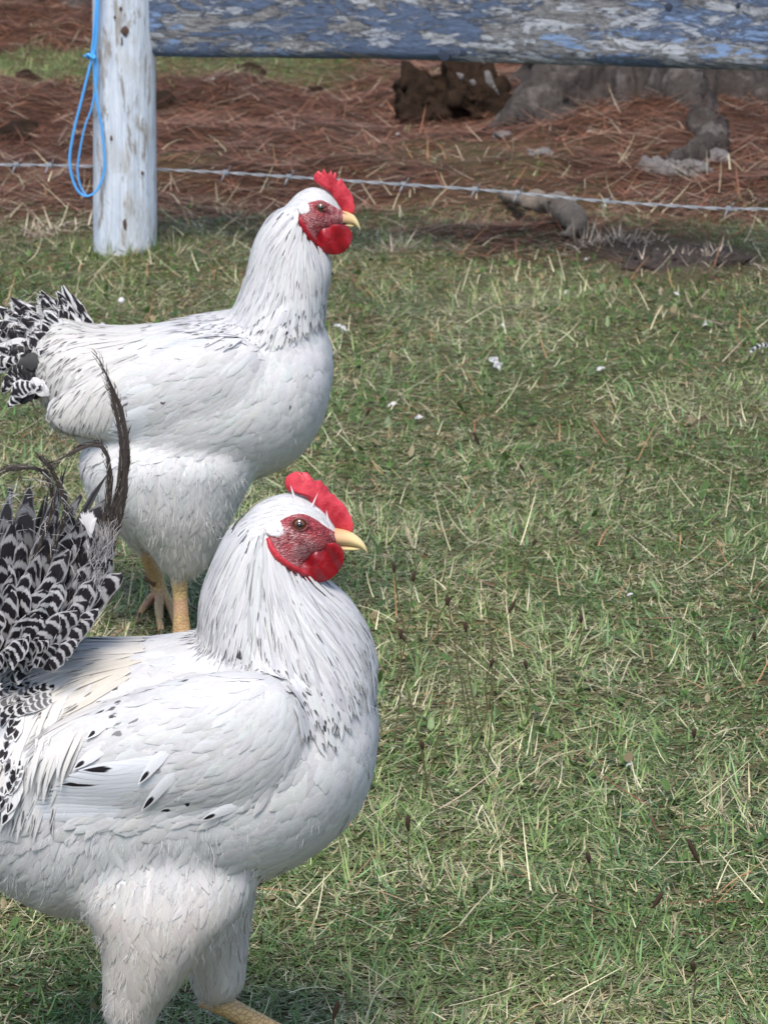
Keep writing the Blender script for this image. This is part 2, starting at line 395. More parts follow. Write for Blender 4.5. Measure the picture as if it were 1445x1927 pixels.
def make_grass():
    sets = []
    for y0, y1, de, wd, mg in ((2.2, 3.4, 38000, .106, .05), (3.4, 4.8, 30000, .106, .05), (4.8, 6.6, 20000, .106, .05),
                               (6.6, 10.6, 7000, .106, .08), (7.9, 8.8, 24000, .106, .1)):
        sets.append(scatter(y0, y1, de, wd, mg))
    for sg in (-1, 1):
        n = 16000; y = rng.uniform(2.2, 10.5, n); x = sg*(.106*y+.06+rng.random(n)**1.6*.9); sets.append((x, y))
    pb = G(232, 490); n = 900; a = rng.uniform(0, 6.28, n); rr = .056+.05*rng.random(n)**1.5; sets.append((pb.x+np.cos(a)*rr, pb.y+.0525+np.sin(a)*rr))
    x = np.concatenate([s[0] for s in sets]); y = np.concatenate([s[1] for s in sets])
    l, s = masks(x, y); keep = rng.random(len(x)) > np.clip(l*1.02+s*.95, 0, .985)
    x = x[keep]; y = y[keep]; l = l[keep]; n = len(x)
    # clumps: pull blades towards tuft centres
    cx = np.round(x/.035)*.035+(vn(x, y, .035, 21)-.5)*.03; cy = np.round(y/.035)*.035+(vn(y, x, .035, 22)-.5)*.03
    f = rng.random(n)*(.35+.6*vn(x, y, .15, 23)); x = x*(1-f)+cx*f; y = y*(1-f)+cy*f
    base = np.stack([x, y, zg(x, y)-.002], 1)
    c1 = vn(x, y, .28, 31); c2 = vn(x, y, .07, 32)
    az = vn(x, y, .11, 33)*9+rng.normal(0, 1.1, n); lean = np.clip(rng.normal(.88, .42, n), .05, 1.5)
    L = (.010+.030*rng.random(n)**2.1)*(0.7+.6*c1)*np.where((x+.427)**2+(y-6.1)**2 < .013, 1.6, 1)*np.where(y > 6.2, .8, 1.0); W = .0013+.0015*rng.random(n)
    _, py = to_px(base)
    dry = np.clip(.25+.6*(c2-.45)+.45*(c1-.5)+.24*np.exp(-((py-950)/330)**2)+.1*sstep(1300, 1800, py)+.25*l, .03, .8)
    dry = np.where(py < 175, dry*.3, dry); isd = rng.random(n) < dry; r = rng.random((n, 1)); g2 = np.clip(c1*1.3-.2+rng.normal(0, .25, n), 0, 1)[:, None]
    green = (np.array([[.1, .172, .045]])*(1-g2)+np.array([[.24, .32, .115]])*g2)*(.65+.75*r)
    blu = (rng.random((n, 1)) < .3*vn(x, y, .2, 35)[:, None]*1.6); green = np.where(blu, green*np.array([[.8, 1.02, 1.2]])+.006, green)
    olive = sstep(760, 520, py)[:, None]; green = green*(1-olive*.5)+olive*.5*np.array([[.14, .155, .048]])*(.6+.7*r)
    straw = np.array([[.56, .5, .3]])*(.45+.85*r)+rng.normal(0, .015, (n, 3)); pale = rng.random((n, 1)) < .22
    straw = np.where(pale, np.array([[.7, .66, .46]])*(.8+.3*r), straw)
    tint = np.clip(np.where(isd[:, None], straw, green), .01, .8)
    lean = np.where(isd, np.clip(lean+.25, 0, 1.5), lean)
    W = np.where(isd, W*.72, W)
    me = blades('lawn_grass', base, az, lean, L, W, tint, rng.normal(.55, .5, n), 3, az+math.pi/2+rng.normal(0, .5, n))
    tag(link('lawn_grass', me, None, [M['blade']]), 'short patchy lawn of green blades and straw covering the ground', 'grass', kind='stuff')
    # low dense undergrowth of short green blades and thatch
    sets = [scatter(a, b, d, .106, .05) for a, b, d in ((2.2, 3.4, 42000), (3.4, 4.8, 30000), (4.8, 6.6, 18000))]
    x = np.concatenate([q[0] for q in sets]); y = np.concatenate([q[1] for q in sets]); l, so = masks(x, y); kp = rng.random(len(x)) > np.clip(l+so, 0, .98); x = x[kp]; y = y[kp]; n = len(x)
    c1 = vn(x, y, .2, 36); r = rng.random((n, 1)); base = np.stack([x, y, zg(x, y)-.001], 1)
    tint = np.where(rng.random((n, 1)) < .14+.3*c1[:, None], np.array([[.36, .31, .18]])*(.4+.8*r), (np.array([[.062, .122, .03]])*(1-c1[:, None])+np.array([[.15, .2, .064]])*c1[:, None])*(.5+.9*r))
    me = blades('sward_undergrowth', base, rng.uniform(0, 6.28, n), rng.normal(1.05, .3, n), rng.uniform(.008, .022, n), rng.uniform(.0014, .003, n), tint, rng.normal(.3, .4, n), 2)
    tag(link('sward_undergrowth', me, None, [M['blade']]), 'low dark green undergrowth and thatch between the lawn blades', 'grass', kind='stuff')
    # long dead stems lying in the sward
    x, y = scatter(2.2, 7.0, 300, .106, .2); n = len(x)
    base = np.stack([x, y, zg(x, y)+.012], 1); r = rng.random((n, 1))
    tint = np.where(rng.random((n, 1)) < .3, np.array([[.36, .2, .1]]), np.array([[.55, .5, .33]]))*(.55+.6*r)
    me = blades('dead_stems', base, rng.uniform(0, 6.28, n), rng.normal(1.2, .22, n), rng.uniform(.03, .09, n), rng.uniform(.001, .0019, n), tint, rng.normal(.3, .6, n), 5)
    tag(link('dead_stems', me, None, [M['needle']]), 'loose pale dead grass stems lying in the lawn', 'dead grass', kind='stuff')
    # pine needles: dense in the litter, thin in the lawn
    x1, y1 = scatter(5.0, 10.8, 5200, .106, .15); l, s = masks(x1, y1); kp = rng.random(len(x1)) < l*.95+.012; x1 = x1[kp]; y1 = y1[kp]
    x2, y2 = scatter(3.0, 6.0, 70, .106, .1); x3 = rng.uniform(-2, 2, 9000); y3 = rng.uniform(5.8, 10.8, 9000)
    x = np.concatenate([x1, x2, x3]); y = np.concatenate([y1, y2, y3]); n = len(x); l, s = masks(x, y)
    base = np.stack([x, y, zg(x, y)+.003+.012*(rng.random(n)*(y < 5.8))], 1); r = rng.random((n, 1)); cc = vn(x, y, .3, 41)[:, None]
    tint = (np.array([[.14, .06, .038]])*(1-cc)+np.array([[.3, .14, .088]])*cc)*(.22+1.0*r); tint = np.where(rng.random((n, 1)) < .12, np.array([[.42, .32, .24]])*(.6+.5*r), tint)
    me = blades('pine_needles', base, rng.normal(0, .7, n)+np.where(rng.random(n) < .5, 0, math.pi), rng.normal(1.42, .1, n), rng.uniform(.04, .11, n), rng.uniform(.0012, .0028, n), tint, rng.normal(.1, .2, n), 3)
    tag(link('pine_needles', me, None, [M['needle']]), 'reddish brown fallen pine needles under the trees and fence', 'pine needles', kind='stuff')
    # small broad weed leaves in the lawn
    x, y = scatter(2.2, 6.2, 900, .106, .1); kp = vn(x, y, .2, 51) > .45; x = x[kp]; y = y[kp]; n = len(x)
    l, s = masks(x, y); kp = l+s < .4; x = x[kp]; y = y[kp]; n = len(x)
    a = rng.uniform(0, 6.28, n); ca = np.cos(a); sa = np.sin(a); L = rng.uniform(.005, .014, n); W = L*rng.uniform(.25, .42, n); h = rng.uniform(.004, .018, n)
    tl = rng.normal(0, .7, n); V = []
    for (u, v) in ((-.5, 0), (-.2, -.5), (.25, -.42), (.5, 0), (.25, .42), (-.2, .5)):
        lx = u*L; ly = v*W*2; V.append(np.stack([x+lx*ca-ly*sa, y+lx*sa+ly*ca, zg(x, y)+h+lx*tl-abs(v)*.0015], 1))
    V = np.stack(V, 1).reshape(-1, 3); o = np.arange(n)[:, None]*6; F = np.concatenate([o+np.array([[0, 1, 2, 3]]), o+np.array([[0, 3, 4, 5]])])
    t = np.array([[.075, .135, .032]])*(.55+.8*rng.random((n, 1))); t = np.where(rng.random((n, 1)) < .18, np.array([[.3, .24, .13]])*(.5+.6*rng.random((n, 1))), t)
    me = np_mesh('weed_leaves', V, [F], dict(tint=np.repeat(t, 6, 0)))
    tag(link('weed_leaves', me, None, [M['blade']]), 'tiny broad weed leaves mixed into the lawn', 'weeds', kind='stuff')
make_grass()

# ------------------------------------------------------------------ feathers
COLS = np.array([-1, -.5, 0, .5, 1.0])
def feather_mesh(name, paths, normals, width, prof, cup, pat, tint, cols=COLS, rnd=None, ragged=0.0):
    """paths, normals (n,r,3); width (n,); prof (r,); pat (n,3) = spot, bar, streak"""
    n, r, _ = paths.shape; c = len(cols)
    tan = np.gradient(paths, axis=1); tan /= np.linalg.norm(tan, axis=2, keepdims=True)+1e-12
    side = np.cross(normals, tan); side /= np.linalg.norm(side, axis=2, keepdims=True)+1e-12
    nn = np.cross(tan, side)
    prof = np.broadcast_to(prof, (n, r)); hw = (width[:, None]*.5*prof)
    if ragged: hw = hw*(1+rng.normal(0, ragged, (n, r)))
    V = np.zeros((n, r, c, 3)); U = np.zeros((n, r, c, 3)); rnd = rng.random(n) if rnd is None else rnd
    for j, u in enumerate(cols):
        V[:, :, j] = paths+side*(hw*u)[..., None]+nn*((1-u*u)*cup*width[:, None]*prof)[..., None]
        U[:, :, j, 0] = u; U[:, :, j, 1] = np.linspace(0, 1, r)[None]; U[:, :, j, 2] = rnd[:, None]
    i = np.arange(n*r*c).reshape(n, r, c)
    F = np.stack([i[:, :-1, :-1], i[:, :-1, 1:], i[:, 1:, 1:], i[:, 1:, :-1]], -1).reshape(-1, 4)
    rep = lambda a: np.repeat(a, r*c, 0)
    return np_mesh(name, V.reshape(-1, 3), [F], dict(fuv=U.reshape(-1, 3), fpat=rep(pat), tint=rep(tint)))
ROUND = np.array([.45, .9, 1.0, .98, .78, .12]); POINT = np.array([.6, 1, .95, .78, .5, .03]); TAILP = np.array([.25, .6, .85, .97, 1, 1, .97, .86, .6, .08])

def inpoly(x, y, poly):
    r = np.zeros(len(x), bool); m = len(poly)
    for i in range(m):
        x1, y1 = poly[i]; x2, y2 = poly[(i+1) % m]
        if y1 == y2: continue
        k = ((y1 > y) != (y2 > y)) & (x < (x2-x1)*(y-y1)/(y2-y1)+x1); r ^= k
    return r
def lens(poly, center, Yc, tn, tb, n=44, rings=7, off=(0, 0, 0), wob=0.0, ywarp=None):
    """closed lens-like plate: outline poly (pixels) at depth Yc, front bulge tn, back bulge tb"""
    pts = catmull([np.array(p, float) for p in poly+[poly[0]]], n+1)[:n] if n > 0 else np.array(poly, float); n = len(pts)
    c = np.array(center, float); V = []; F = []
    fr = [math.sin(math.pi/2*(k+1)/rings) for k in range(rings)]
    def put(q, s, bul):
        y = Yc-bul*math.sqrt(max(0, 1-s*s)) if bul > 0 else Yc
        return y
    for sgn, t in ((-1, tn), (1, tb)):
        for s in fr[:-1]:
            for q in pts:
                p2 = c+(q-c)*s; dy = sgn*t*max(0, 1-s**4)**.8*(1+wob*(random.random()-.5))
                y = Yc+dy+(ywarp(p2) if ywarp else 0); V.append(P(p2[0], p2[1], y))
    rim = len(V)
    for q in pts: V.append(P(q[0], q[1], Yc+(ywarp(q) if ywarp else 0)))
    c1 = len(V); V.append(P(c[0], c[1], Yc-tn+(ywarp(c) if ywarp else 0))); V.append(P(c[0], c[1], Yc+tb+(ywarp(c) if ywarp else 0)))
    m = rings-1
    for h in range(2):
        o = h*m*n
        for k in range(m):
            a0 = o+k*n; b0 = o+(k+1)*n if k < m-1 else rim
            for i in range(n): F.append((a0+i, a0+(i+1) % n, b0+(i+1) % n, b0+i))
        for i in range(n): F.append((c1+h, o+i, o+(i+1) % n))
    mb = MB(); mb.add([Vector(v)-Vector(off) for v in V], F); return mb

def serrate(poly, amp):
    r = []; m = len(poly); rs = random.Random(5)
    for i in range(m):
        a = np.array(poly[i], float); b = np.array(poly[(i+1) % m], float); r.append(tuple(a)); mid = (a+b)/2; d = b-a; L = np.linalg.norm(d)+1e-6
        r.append(tuple(mid+np.array([d[1], -d[0]])/L*rs.uniform(-amp, amp)))
    return r
# ------------------------------------------------------------------ roosters
class Bird:
    def __init__(s, name, label, cat, Y, foot, group):
        s.Y = Y; g = P(foot[0], foot[1], Y); s.loc = Vector((g.x, Y, 0)); s.root = empty(name, s.loc)
        tag(s.root, label, cat, group); s.off = np.array(s.loc)
        a = P(700, 1000, Y); b = P(800, 1000, Y); s.ppm = 100/(b.x-a.x)
    def b(s, px, py, lat=0.0): return np.array(P(px, py, s.Y+lat))
    def inv(s, pts):            # place -> pixels of the near flank (the far flank is its mirror image)
        q = np.array(pts, float); q[:, 1] = s.Y-abs(q[:, 1]-s.Y); return to_px(q)
    def body(s, lofts, voxel=.0042, smooth=16):
        mb = MB()
        for kind, lat, st in lofts:
            res = []
            cs = catmull([np.array([a[0], a[1], a[2], a[3], a[4] if len(a) > 4 else lat], float) for a in st], len(st)*4)
            for i, (x, y, h, w, la) in enumerate(cs):
                c = s.b(x, y)+np.array([0, lat, 0]) if lat == 0 else s.b(x, y, la)
                if kind == 'h': u = np.array([0, 0, 1.])
                elif kind == 'v': u = np.array([1., 0, 0])
                else:
                    d = cs[min(i+1, len(cs)-1)]-cs[max(i-1, 0)]; u = np.array([-d[1], 0, -d[0]]); u /= np.linalg.norm(u)
                k = 1/.962 if kind == 'h' else 1
                res.append((c, u, max(h, 1)/s.ppm*k, max(w, .002)))
            mb.loft(res)
        me = mb.mesh('t'); o = link('t', me)
        r = o.modifiers.new('r', 'REMESH'); r.mode = 'VOXEL'; r.voxel_size = voxel; r.use_smooth_shade = True
        sm = o.modifiers.new('s', 'SMOOTH'); sm.iterations = smooth; sm.factor = .5
        dg = bpy.context.evaluated_depsgraph_get(); me2 = bpy.data.meshes.new_from_object(o.evaluated_get(dg))
        bpy.data.objects.remove(o); s.me = me2
        s.bvh = BVHTree.FromPolygons([v.co[:] for v in me2.vertices], [p.vertices[:] for p in me2.polygons])
        n = len(me2.polygons); ar = np.zeros(n); me2.polygons.foreach_get('area', ar); ce = np.zeros(n*3); me2.polygons.foreach_get('center', ce)
        no = np.zeros(n*3); me2.polygons.foreach_get('normal', no); s.ar = ar; s.ce = ce.reshape(-1, 3); s.no = no.reshape(-1, 3)
        return me2
    def finish_body(s, legs):
        """legs: MB with shanks and toes, joined into the one body mesh with its own material slot"""
        me = s.me; bm = bmesh.new(); bm.from_mesh(me)
        lm = legs.mesh('l'); k0 = len(bm.faces); bm.from_mesh(lm); bm.faces.ensure_lookup_table()
        for i in range(k0, len(bm.faces)): bm.faces[i].material_index = 1; bm.faces[i].smooth = True
        bmesh.ops.translate(bm, verts=bm.verts, vec=-s.loc); bm.to_mesh(me); bm.free(); me.name = 'body'
        return link('body', me, s.root, [M['down'], M['leg']])
    def sample(s, n, j=.0015):
        i = rng.choice(len(s.ar), n, p=s.ar/s.ar.sum())
        p = s.ce[i]+rng.normal(0, j, (n, 3)); return p, s.no[i]
    def flow(s, guides, x, y):
        g = np.array(guides, float); d2 = (x[:, None]-g[None, :, 0])**2+(y[:, None]-g[None, :, 1])**2+60
        wt = 1/d2**1.5; wt /= wt.sum(1, keepdims=True); u = g[:, 2:4]/np.linalg.norm(g[:, 2:4], axis=1, keepdims=True)
        d = wt@u; return d/(np.linalg.norm(d, axis=1, keepdims=True)+1e-9)
    def plumage(s, name, zone, n, guides, L, W, prof, lift, patf, tintf, jit=.12, base=.0, cup=.1, cols=np.array([-1, 0, 1.]), ragged=.06, hang=0.0, edge=0):
        p, nn = s.sample(n); x, y = s.inv(p); k = zone(x, y, p); p = p[k]; nn = nn[k]; x = x[k]; y = y[k]
        if len(p) == 0: return
        d = s.flow(guides, x, y); n = len(p)
        Ls = L*rng.uniform(.75, 1.2, n); Ws = W*rng.uniform(.75, 1.2, n); r = len(prof)
        paths = np.zeros((n, r, 3)); nor = np.zeros((n, r, 3))
        ja = rng.normal(0, jit, n); lf = lift*rng.uniform(.5, 1.5, n)
        for i in range(n):
            hq = s.bvh.find_nearest(Vector(p[i])); q = hq[0]; no = (hq[1]+Vector(nn[i])).normalized(); dx, dy = d[i]; ca, sa = math.cos(ja[i]), math.sin(ja[i])
            dd = Vector((dx*ca-dy*sa, 0, -(dx*sa+dy*ca))); st = Ls[i]/(r-1); cur = q.copy(); t = None
            for kk in range(r):
                tt = kk/(r-1); h = base+lf[i]*Ls[i]*tt**1.15
                paths[i, kk] = cur+no*h; nor[i, kk] = no
                e = dd-no*dd.dot(no)
                if e.length < .15: e = (e if e.length > 1e-4 else Vector((0, 0, -1)))
                if t is None: t = e.normalized()
                t = (t*.5+e.normalized()*.5); t.normalize(); nx = cur+t*st
                hit = s.bvh.find_nearest(nx)
                if hit[0] is not None:
                    pull = 1.0-hang*tt
                    cur = nx.lerp(hit[0], pull); no = (no*.5+hit[1]*.5).normalized()
                else: cur = nx
        tx, ty = s.inv(paths[:, -1])
        me = feather_mesh(name, paths-s.off, nor, Ws, prof, cup, patf(tx, ty, n), tintf(tx, ty, n), cols, ragged=ragged)
        o = link(name, me, s.root, [M['feather']]); o['kind'] = 'stuff'; return o
    def fluff(s, name, zone, n, guides, L, W, out, tintf, droop=.3):
        p, nn = s.sample(n, .0005); x, y = s.inv(p); k = zone(x, y, p); p = p[k]; nn = nn[k]; x = x[k]; y = y[k]; n = len(p)
        d = s.flow(guides, x, y); D = np.stack([d[:, 0], d[:, 0]*0, -d[:, 1]], 1); D -= nn*(D*nn).sum(1)[:, None]
        D /= np.linalg.norm(D, axis=1, keepdims=True)+.2
        clump = np.stack([vn(p[:, 0], p[:, 2], .012, q)-.5 for q in (61, 62, 63)], 1)
        D = D+nn*(out*rng.uniform(.3, 1.3, n))[:, None]+clump*.9+rng.normal(0, .16, (n, 3)); D /= np.linalg.norm(D, axis=1, keepdims=True)
        Ls = L*rng.uniform(.5, 1.2, n); sd = np.cross(D, nn)+rng.normal(0, .25, (n, 3)); sd /= np.linalg.norm(sd, axis=1, keepdims=True)+1e-9
        V = []; pr = (1, .85, .55, 0)
        for kk in range(4):
            t = kk/3; c = p-nn*.002+D*(Ls*t)[:, None]+np.array([0, 0, -1])*(droop*Ls*t*t)[:, None]
            if kk < 3: V += [c-sd*(W*pr[kk]*.5), c+sd*(W*pr[kk]*.5)]
            else: V.append(c)
        V = np.stack(V, 1).reshape(-1, 3)-s.off; o = np.arange(n)[:, None]*7
        Q = np.concatenate([np.concatenate([o+2*a, o+2*a+1, o+2*a+3, o+2*a+2], 1) for a in range(2)]); T = np.concatenate([o+4, o+5, o+6], 1)
        z = np.zeros((n*7, 3)); me = np_mesh(name, V, [Q, T], dict(fuv=z+np.array([.5, .3, .5]), fpat=z, tint=np.repeat(tintf(x, y, n), 7, 0)))
        ob = link(name, me, s.root, [M['feather']]); ob['kind'] = 'stuff'; return ob
    def quill(s, name, pts, lat, width, bar=0., streak=0., spot=0., tint=(.78, .77, .77), prof=TAILP, parent=None, tilt=0.0, cup=.12, lat2=None, ragged=.05):
        lat2 = lat if lat2 is None else lat2
        c = catmull([np.array(q, float) for q in pts], len(prof)); m = len(c)
        path = np.array([s.b(c[i][0], c[i][1], lat+(lat2-lat)*i/(m-1)) for i in range(m)])
        nor = np.tile(np.array([math.sin(tilt), -math.cos(tilt), .25]), (m, 1)); nor /= np.linalg.norm(nor[0])
        me = feather_mesh(name, (path-s.off)[None], nor[None], np.array([width/s.ppm]), prof, cup, np.array([[spot, bar, streak]]), np.array([tint]), ragged=ragged)
        return link(name, me, parent or s.root, [M['feather']])
    def flank_quill(s, name, pts, side, width, off0, off1, parent, **kw):
        c = catmull([np.array(q, float) for q in pts], 10); path = []; nor = []
        for i, (x, y) in enumerate(c):
            h, no = s.surf(x, y, side); b0 = s.b(x, y) if h is None else h; t = i/9
            yy = (h.y if h is not None else s.Y+side*.08)+side*(off0+(off1-off0)*t); path.append((b0[0], yy, b0[2])); nor.append(tuple(no) if no is not None and abs(no.y) > .3 else (0, side, .2))
        path = np.array(path)
        for _ in range(3): path[1:-1, 1] = (path[:-2, 1]+path[2:, 1]+path[1:-1, 1])/3
        nor = np.array(nor); nor[:] = nor.mean(0); pr = kw.get('prof', TAILP); pr = np.interp(np.linspace(0, 1, 10), np.linspace(0, 1, len(pr)), pr)
        me = feather_mesh(name, (path-s.off)[None], nor[None], np.array([width/s.ppm]), pr, .05, np.array([[kw.get('spot', 0), kw.get('bar', 0), 0]]), np.array([kw.get('tint', (.78, .78, .8))]), ragged=.05)
        return link(name, me, parent, [M['feather']])
    def fuzz(s, name, pts, n, L, W, dirf, tintf, spread=.004, lat=-.02):
        """fine loose barbs standing off a line of side-view pixels"""
        c = catmull([np.array(q, float) for q in pts], 60); k = rng.integers(0, 59, n); f = rng.random((n, 1)); q = c[k]*(1-f)+c[k+1]*f
        p = np.array([s.b(a[0], a[1], lat+rng.normal(0, spread)) for a in q])+rng.normal(0, spread, (n, 3)); d2 = c[k+1]-c[k]; d2 /= np.linalg.norm(d2, axis=1, keepdims=True)
        sg = np.where(rng.random(n) < .5, -1, 1)*dirf; D = np.stack([d2[:, 0]-d2[:, 1]*sg, rng.normal(0, .3, n), -(d2[:, 1]+d2[:, 0]*sg)], 1)+rng.normal(0, .2, (n, 3)); D /= np.linalg.norm(D, axis=1, keepdims=True)
        Ls = L*rng.uniform(.4, 1.2, n); sd = np.cross(D, [0, 1., 0]); V = []
        for kk, w in enumerate((1, .8, .5, 0)):
            e = p+D*(Ls*kk/3)[:, None]+np.array([0, 0, -.15])*(Ls*(kk/3)**2)[:, None]
            if kk < 3: V += [e-sd*W*w*.5, e+sd*W*w*.5]
            else: V.append(e)
        V = np.stack(V, 1).reshape(-1, 3)-s.off; o = np.arange(n)[:, None]*7
        Q = np.concatenate([np.concatenate([o+2*a, o+2*a+1, o+2*a+3, o+2*a+2], 1) for a in range(2)]); T = np.concatenate([o+4, o+5, o+6], 1); z = np.zeros((n*7, 3))
        me = np_mesh(name, V, [Q, T], dict(fuv=z+np.array([.5, .3, .5]), fpat=z, tint=np.repeat(tintf(n), 7, 0))); ob = link(name, me, s.root, [M['feather']]); ob['kind'] = 'stuff'
    def surf(s, px, py, side=-1):
        """point on the near flank (side=-1) where a pixel meets the body, or its mirror on the far flank"""
        h = s.bvh.ray_cast(Vector((0, 0, CAMH)), ray(px, py).normalized())
        if h[0] is None: return None, None
        p, n = h[0].copy(), h[1].copy()
        if side > 0: p.y = 2*s.Y-p.y; n.y = -n.y
        return p, n
    def patch(s, name, poly, center, mat, off, dome, n=44, rings=8, side=-1, wob=0.0):
        pts = catmull([np.array(p, float) for p in poly+[poly[0]]], n+1)[:n]; c = np.array(center, float); V = []; F = []
        def pt(q, t, rim=False):
            h, no = s.surf(q[0], q[1], side); b0 = s.b(q[0], q[1]) if h is None else h
            y = h.y if h is not None else s.Y+side*.003
            hh = off+dome*math.sqrt(max(0, 1-t*t))+wob*(random.random()-.5)
            if rim: hh = -.004
            return Vector((b0[0], y+side*hh, b0[2]))-s.loc
        V.append(pt(c, 0))
        for k in range(1, rings+1):
            for q in pts: V.append(pt(c+(q-c)*(k/rings), k/rings*.999))
        for q in pts: V.append(pt(c+(q-c)*1.03, 1, True))
        for i in range(n): F.append((0, 1+i, 1+(i+1) % n))
        for k in range(rings):
            a = 1+k*n; b2 = a+n
            for i in range(n): F.append((a+i, b2+i, b2+(i+1) % n, a+(i+1) % n))
        mb = MB(); mb.add(V, F); return link(name, mb.mesh(name), s.root, [mat])
    def eye(s, px, py, rad, side=-1, lid=.5):
        h, no = s.surf(px, py, side); c = Vector(h)-s.loc if h is not None else Vector(s.b(px, py))-s.loc
        r = rad/s.ppm; c = c+Vector((0, side*(.0042-r*.4), 0))
        def ball(nm, cc, rr, mat, par):
            bm = bmesh.new(); bmesh.ops.create_uvsphere(bm, u_segments=20, v_segments=12, radius=rr); bmesh.ops.translate(bm, verts=bm.verts, vec=cc)
            me = bpy.data.meshes.new(nm); bm.to_mesh(me); bm.free()
            for p in me.polygons: p.use_smooth = True
            return link(nm, me, par, [mat])
        e = ball('eye', c, r, M['iris'], s.root); ball('pupil', c+Vector((0, side*r*.62, 0)), r*.52, M['pupil'], e)
        mb = MB(); k = 22; ring = [c+Vector((math.cos(a)*r*1.12, side*r*.52, math.sin(a)*r*(.98 if math.sin(a) > 0 else .92)*lid)) for a in [2*math.pi*i/k for i in range(k+1)]]
        mb.tube(ring, r*.2, 8); link('eyelid', mb.mesh('eyelid'), e, [M['lid']])
    def beak(s, up, low):
        for nm, st in (('upper_beak', up), ('lower_beak', low)):
            cs = catmull([np.array(a, float) for a in st], 14); V = []; seg = 16; g = []; F = []
            for i, (x, y, h, wd) in enumerate(cs):
                c = s.b(x, y)
                for k in range(seg):
                    a = 2*math.pi*k/seg; V.append(c+np.array([0, math.sin(a)*max(wd, .0004), math.cos(a)*max(h, .4)/s.ppm])-s.off); g.append((i/13, 0, 0))
            for i in range(13):
                for k in range(seg):
                    a = i*seg+k; b = i*seg+(k+1) % seg; F.append((a, b, b+seg, a+seg))
            me = np_mesh(nm, np.array(V), [np.array(F)], dict(g=np.array(g))); link(nm, me, s.root, [M['beak']])
    def leg(s, mb, pts, lat, toes, rad=17):
        """shank from hock to ankle, then toes as pixel paths on the ground; returns claw list"""
        q = [s.b(x, y, l) for x, y, l in pts]; r = rad/s.ppm*1.0
        n = 26; c = catmull(q, n); rr = [r*(1.15-.25*math.sin(math.pi*i/(n-1)))*(1+.012*(i % 2)) for i in range(n)]
        mb.tube(c, rr, 14, jit=.02); claws = []
        for t in toes:
            tq = [np.array(v, float) for v in t]; m = 16; cc = catmull(tq, m)
            r2 = [r*.72*(1-.5*i/(m-1))*(1+.09*(i % 3 == 0)) for i in range(m)]; mb.tube(cc, r2, 10, jit=.03)
            d = cc[-1]-cc[-3]; d /= np.linalg.norm(d); claws.append((cc[-1]-d*.002, d, r*.36))
        return claws
    def claws(s, cl):
        for p, d, r in cl:
            mb = MB(); mb.tube([p-s.off, p+d*r*2.2+np.array([0, 0, r*.3])-s.off, p+d*r*4.5-np.array([0, 0, r*.9])-s.off], [r, r*.75, r*.08], 8, n=7)
            link('claw', mb.mesh('claw'), s.root, [M['claw']])

WHITE = np.array([.66, .652, .645]); CREAM = np.array([.68, .61, .49])
def white(x, y, n, a=.05): return np.clip(WHITE[None]*(1+rng.normal(0, a, (n, 1)))+rng.normal(0, .008, (n, 3)), .3, .76)
def hackt(x, y, n):  # greys some feathers: plumage stripes, plus shade between feathers put into the tint
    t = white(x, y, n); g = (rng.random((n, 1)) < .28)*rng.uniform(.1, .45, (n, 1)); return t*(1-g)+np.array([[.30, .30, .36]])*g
nopat = lambda x, y, n: np.zeros((n, 3))

def toe_fan(base, heading, L, zoff=.006):
    """three forward toes and one hind toe on the ground from an ankle point"""
    r = []
    for a, l in ((-.55, .85), (0, 1.0), (.5, .85), (math.pi-.3, .45)):
        d = np.array([math.cos(heading+a), math.sin(heading+a), 0]); e = base+d*L*l; m = base+d*L*l*.5
        r.append([base+np.array([0, 0, .012]), m+np.array([0, 0, .012]), np.array([e[0], e[1], zoff])])
    return r

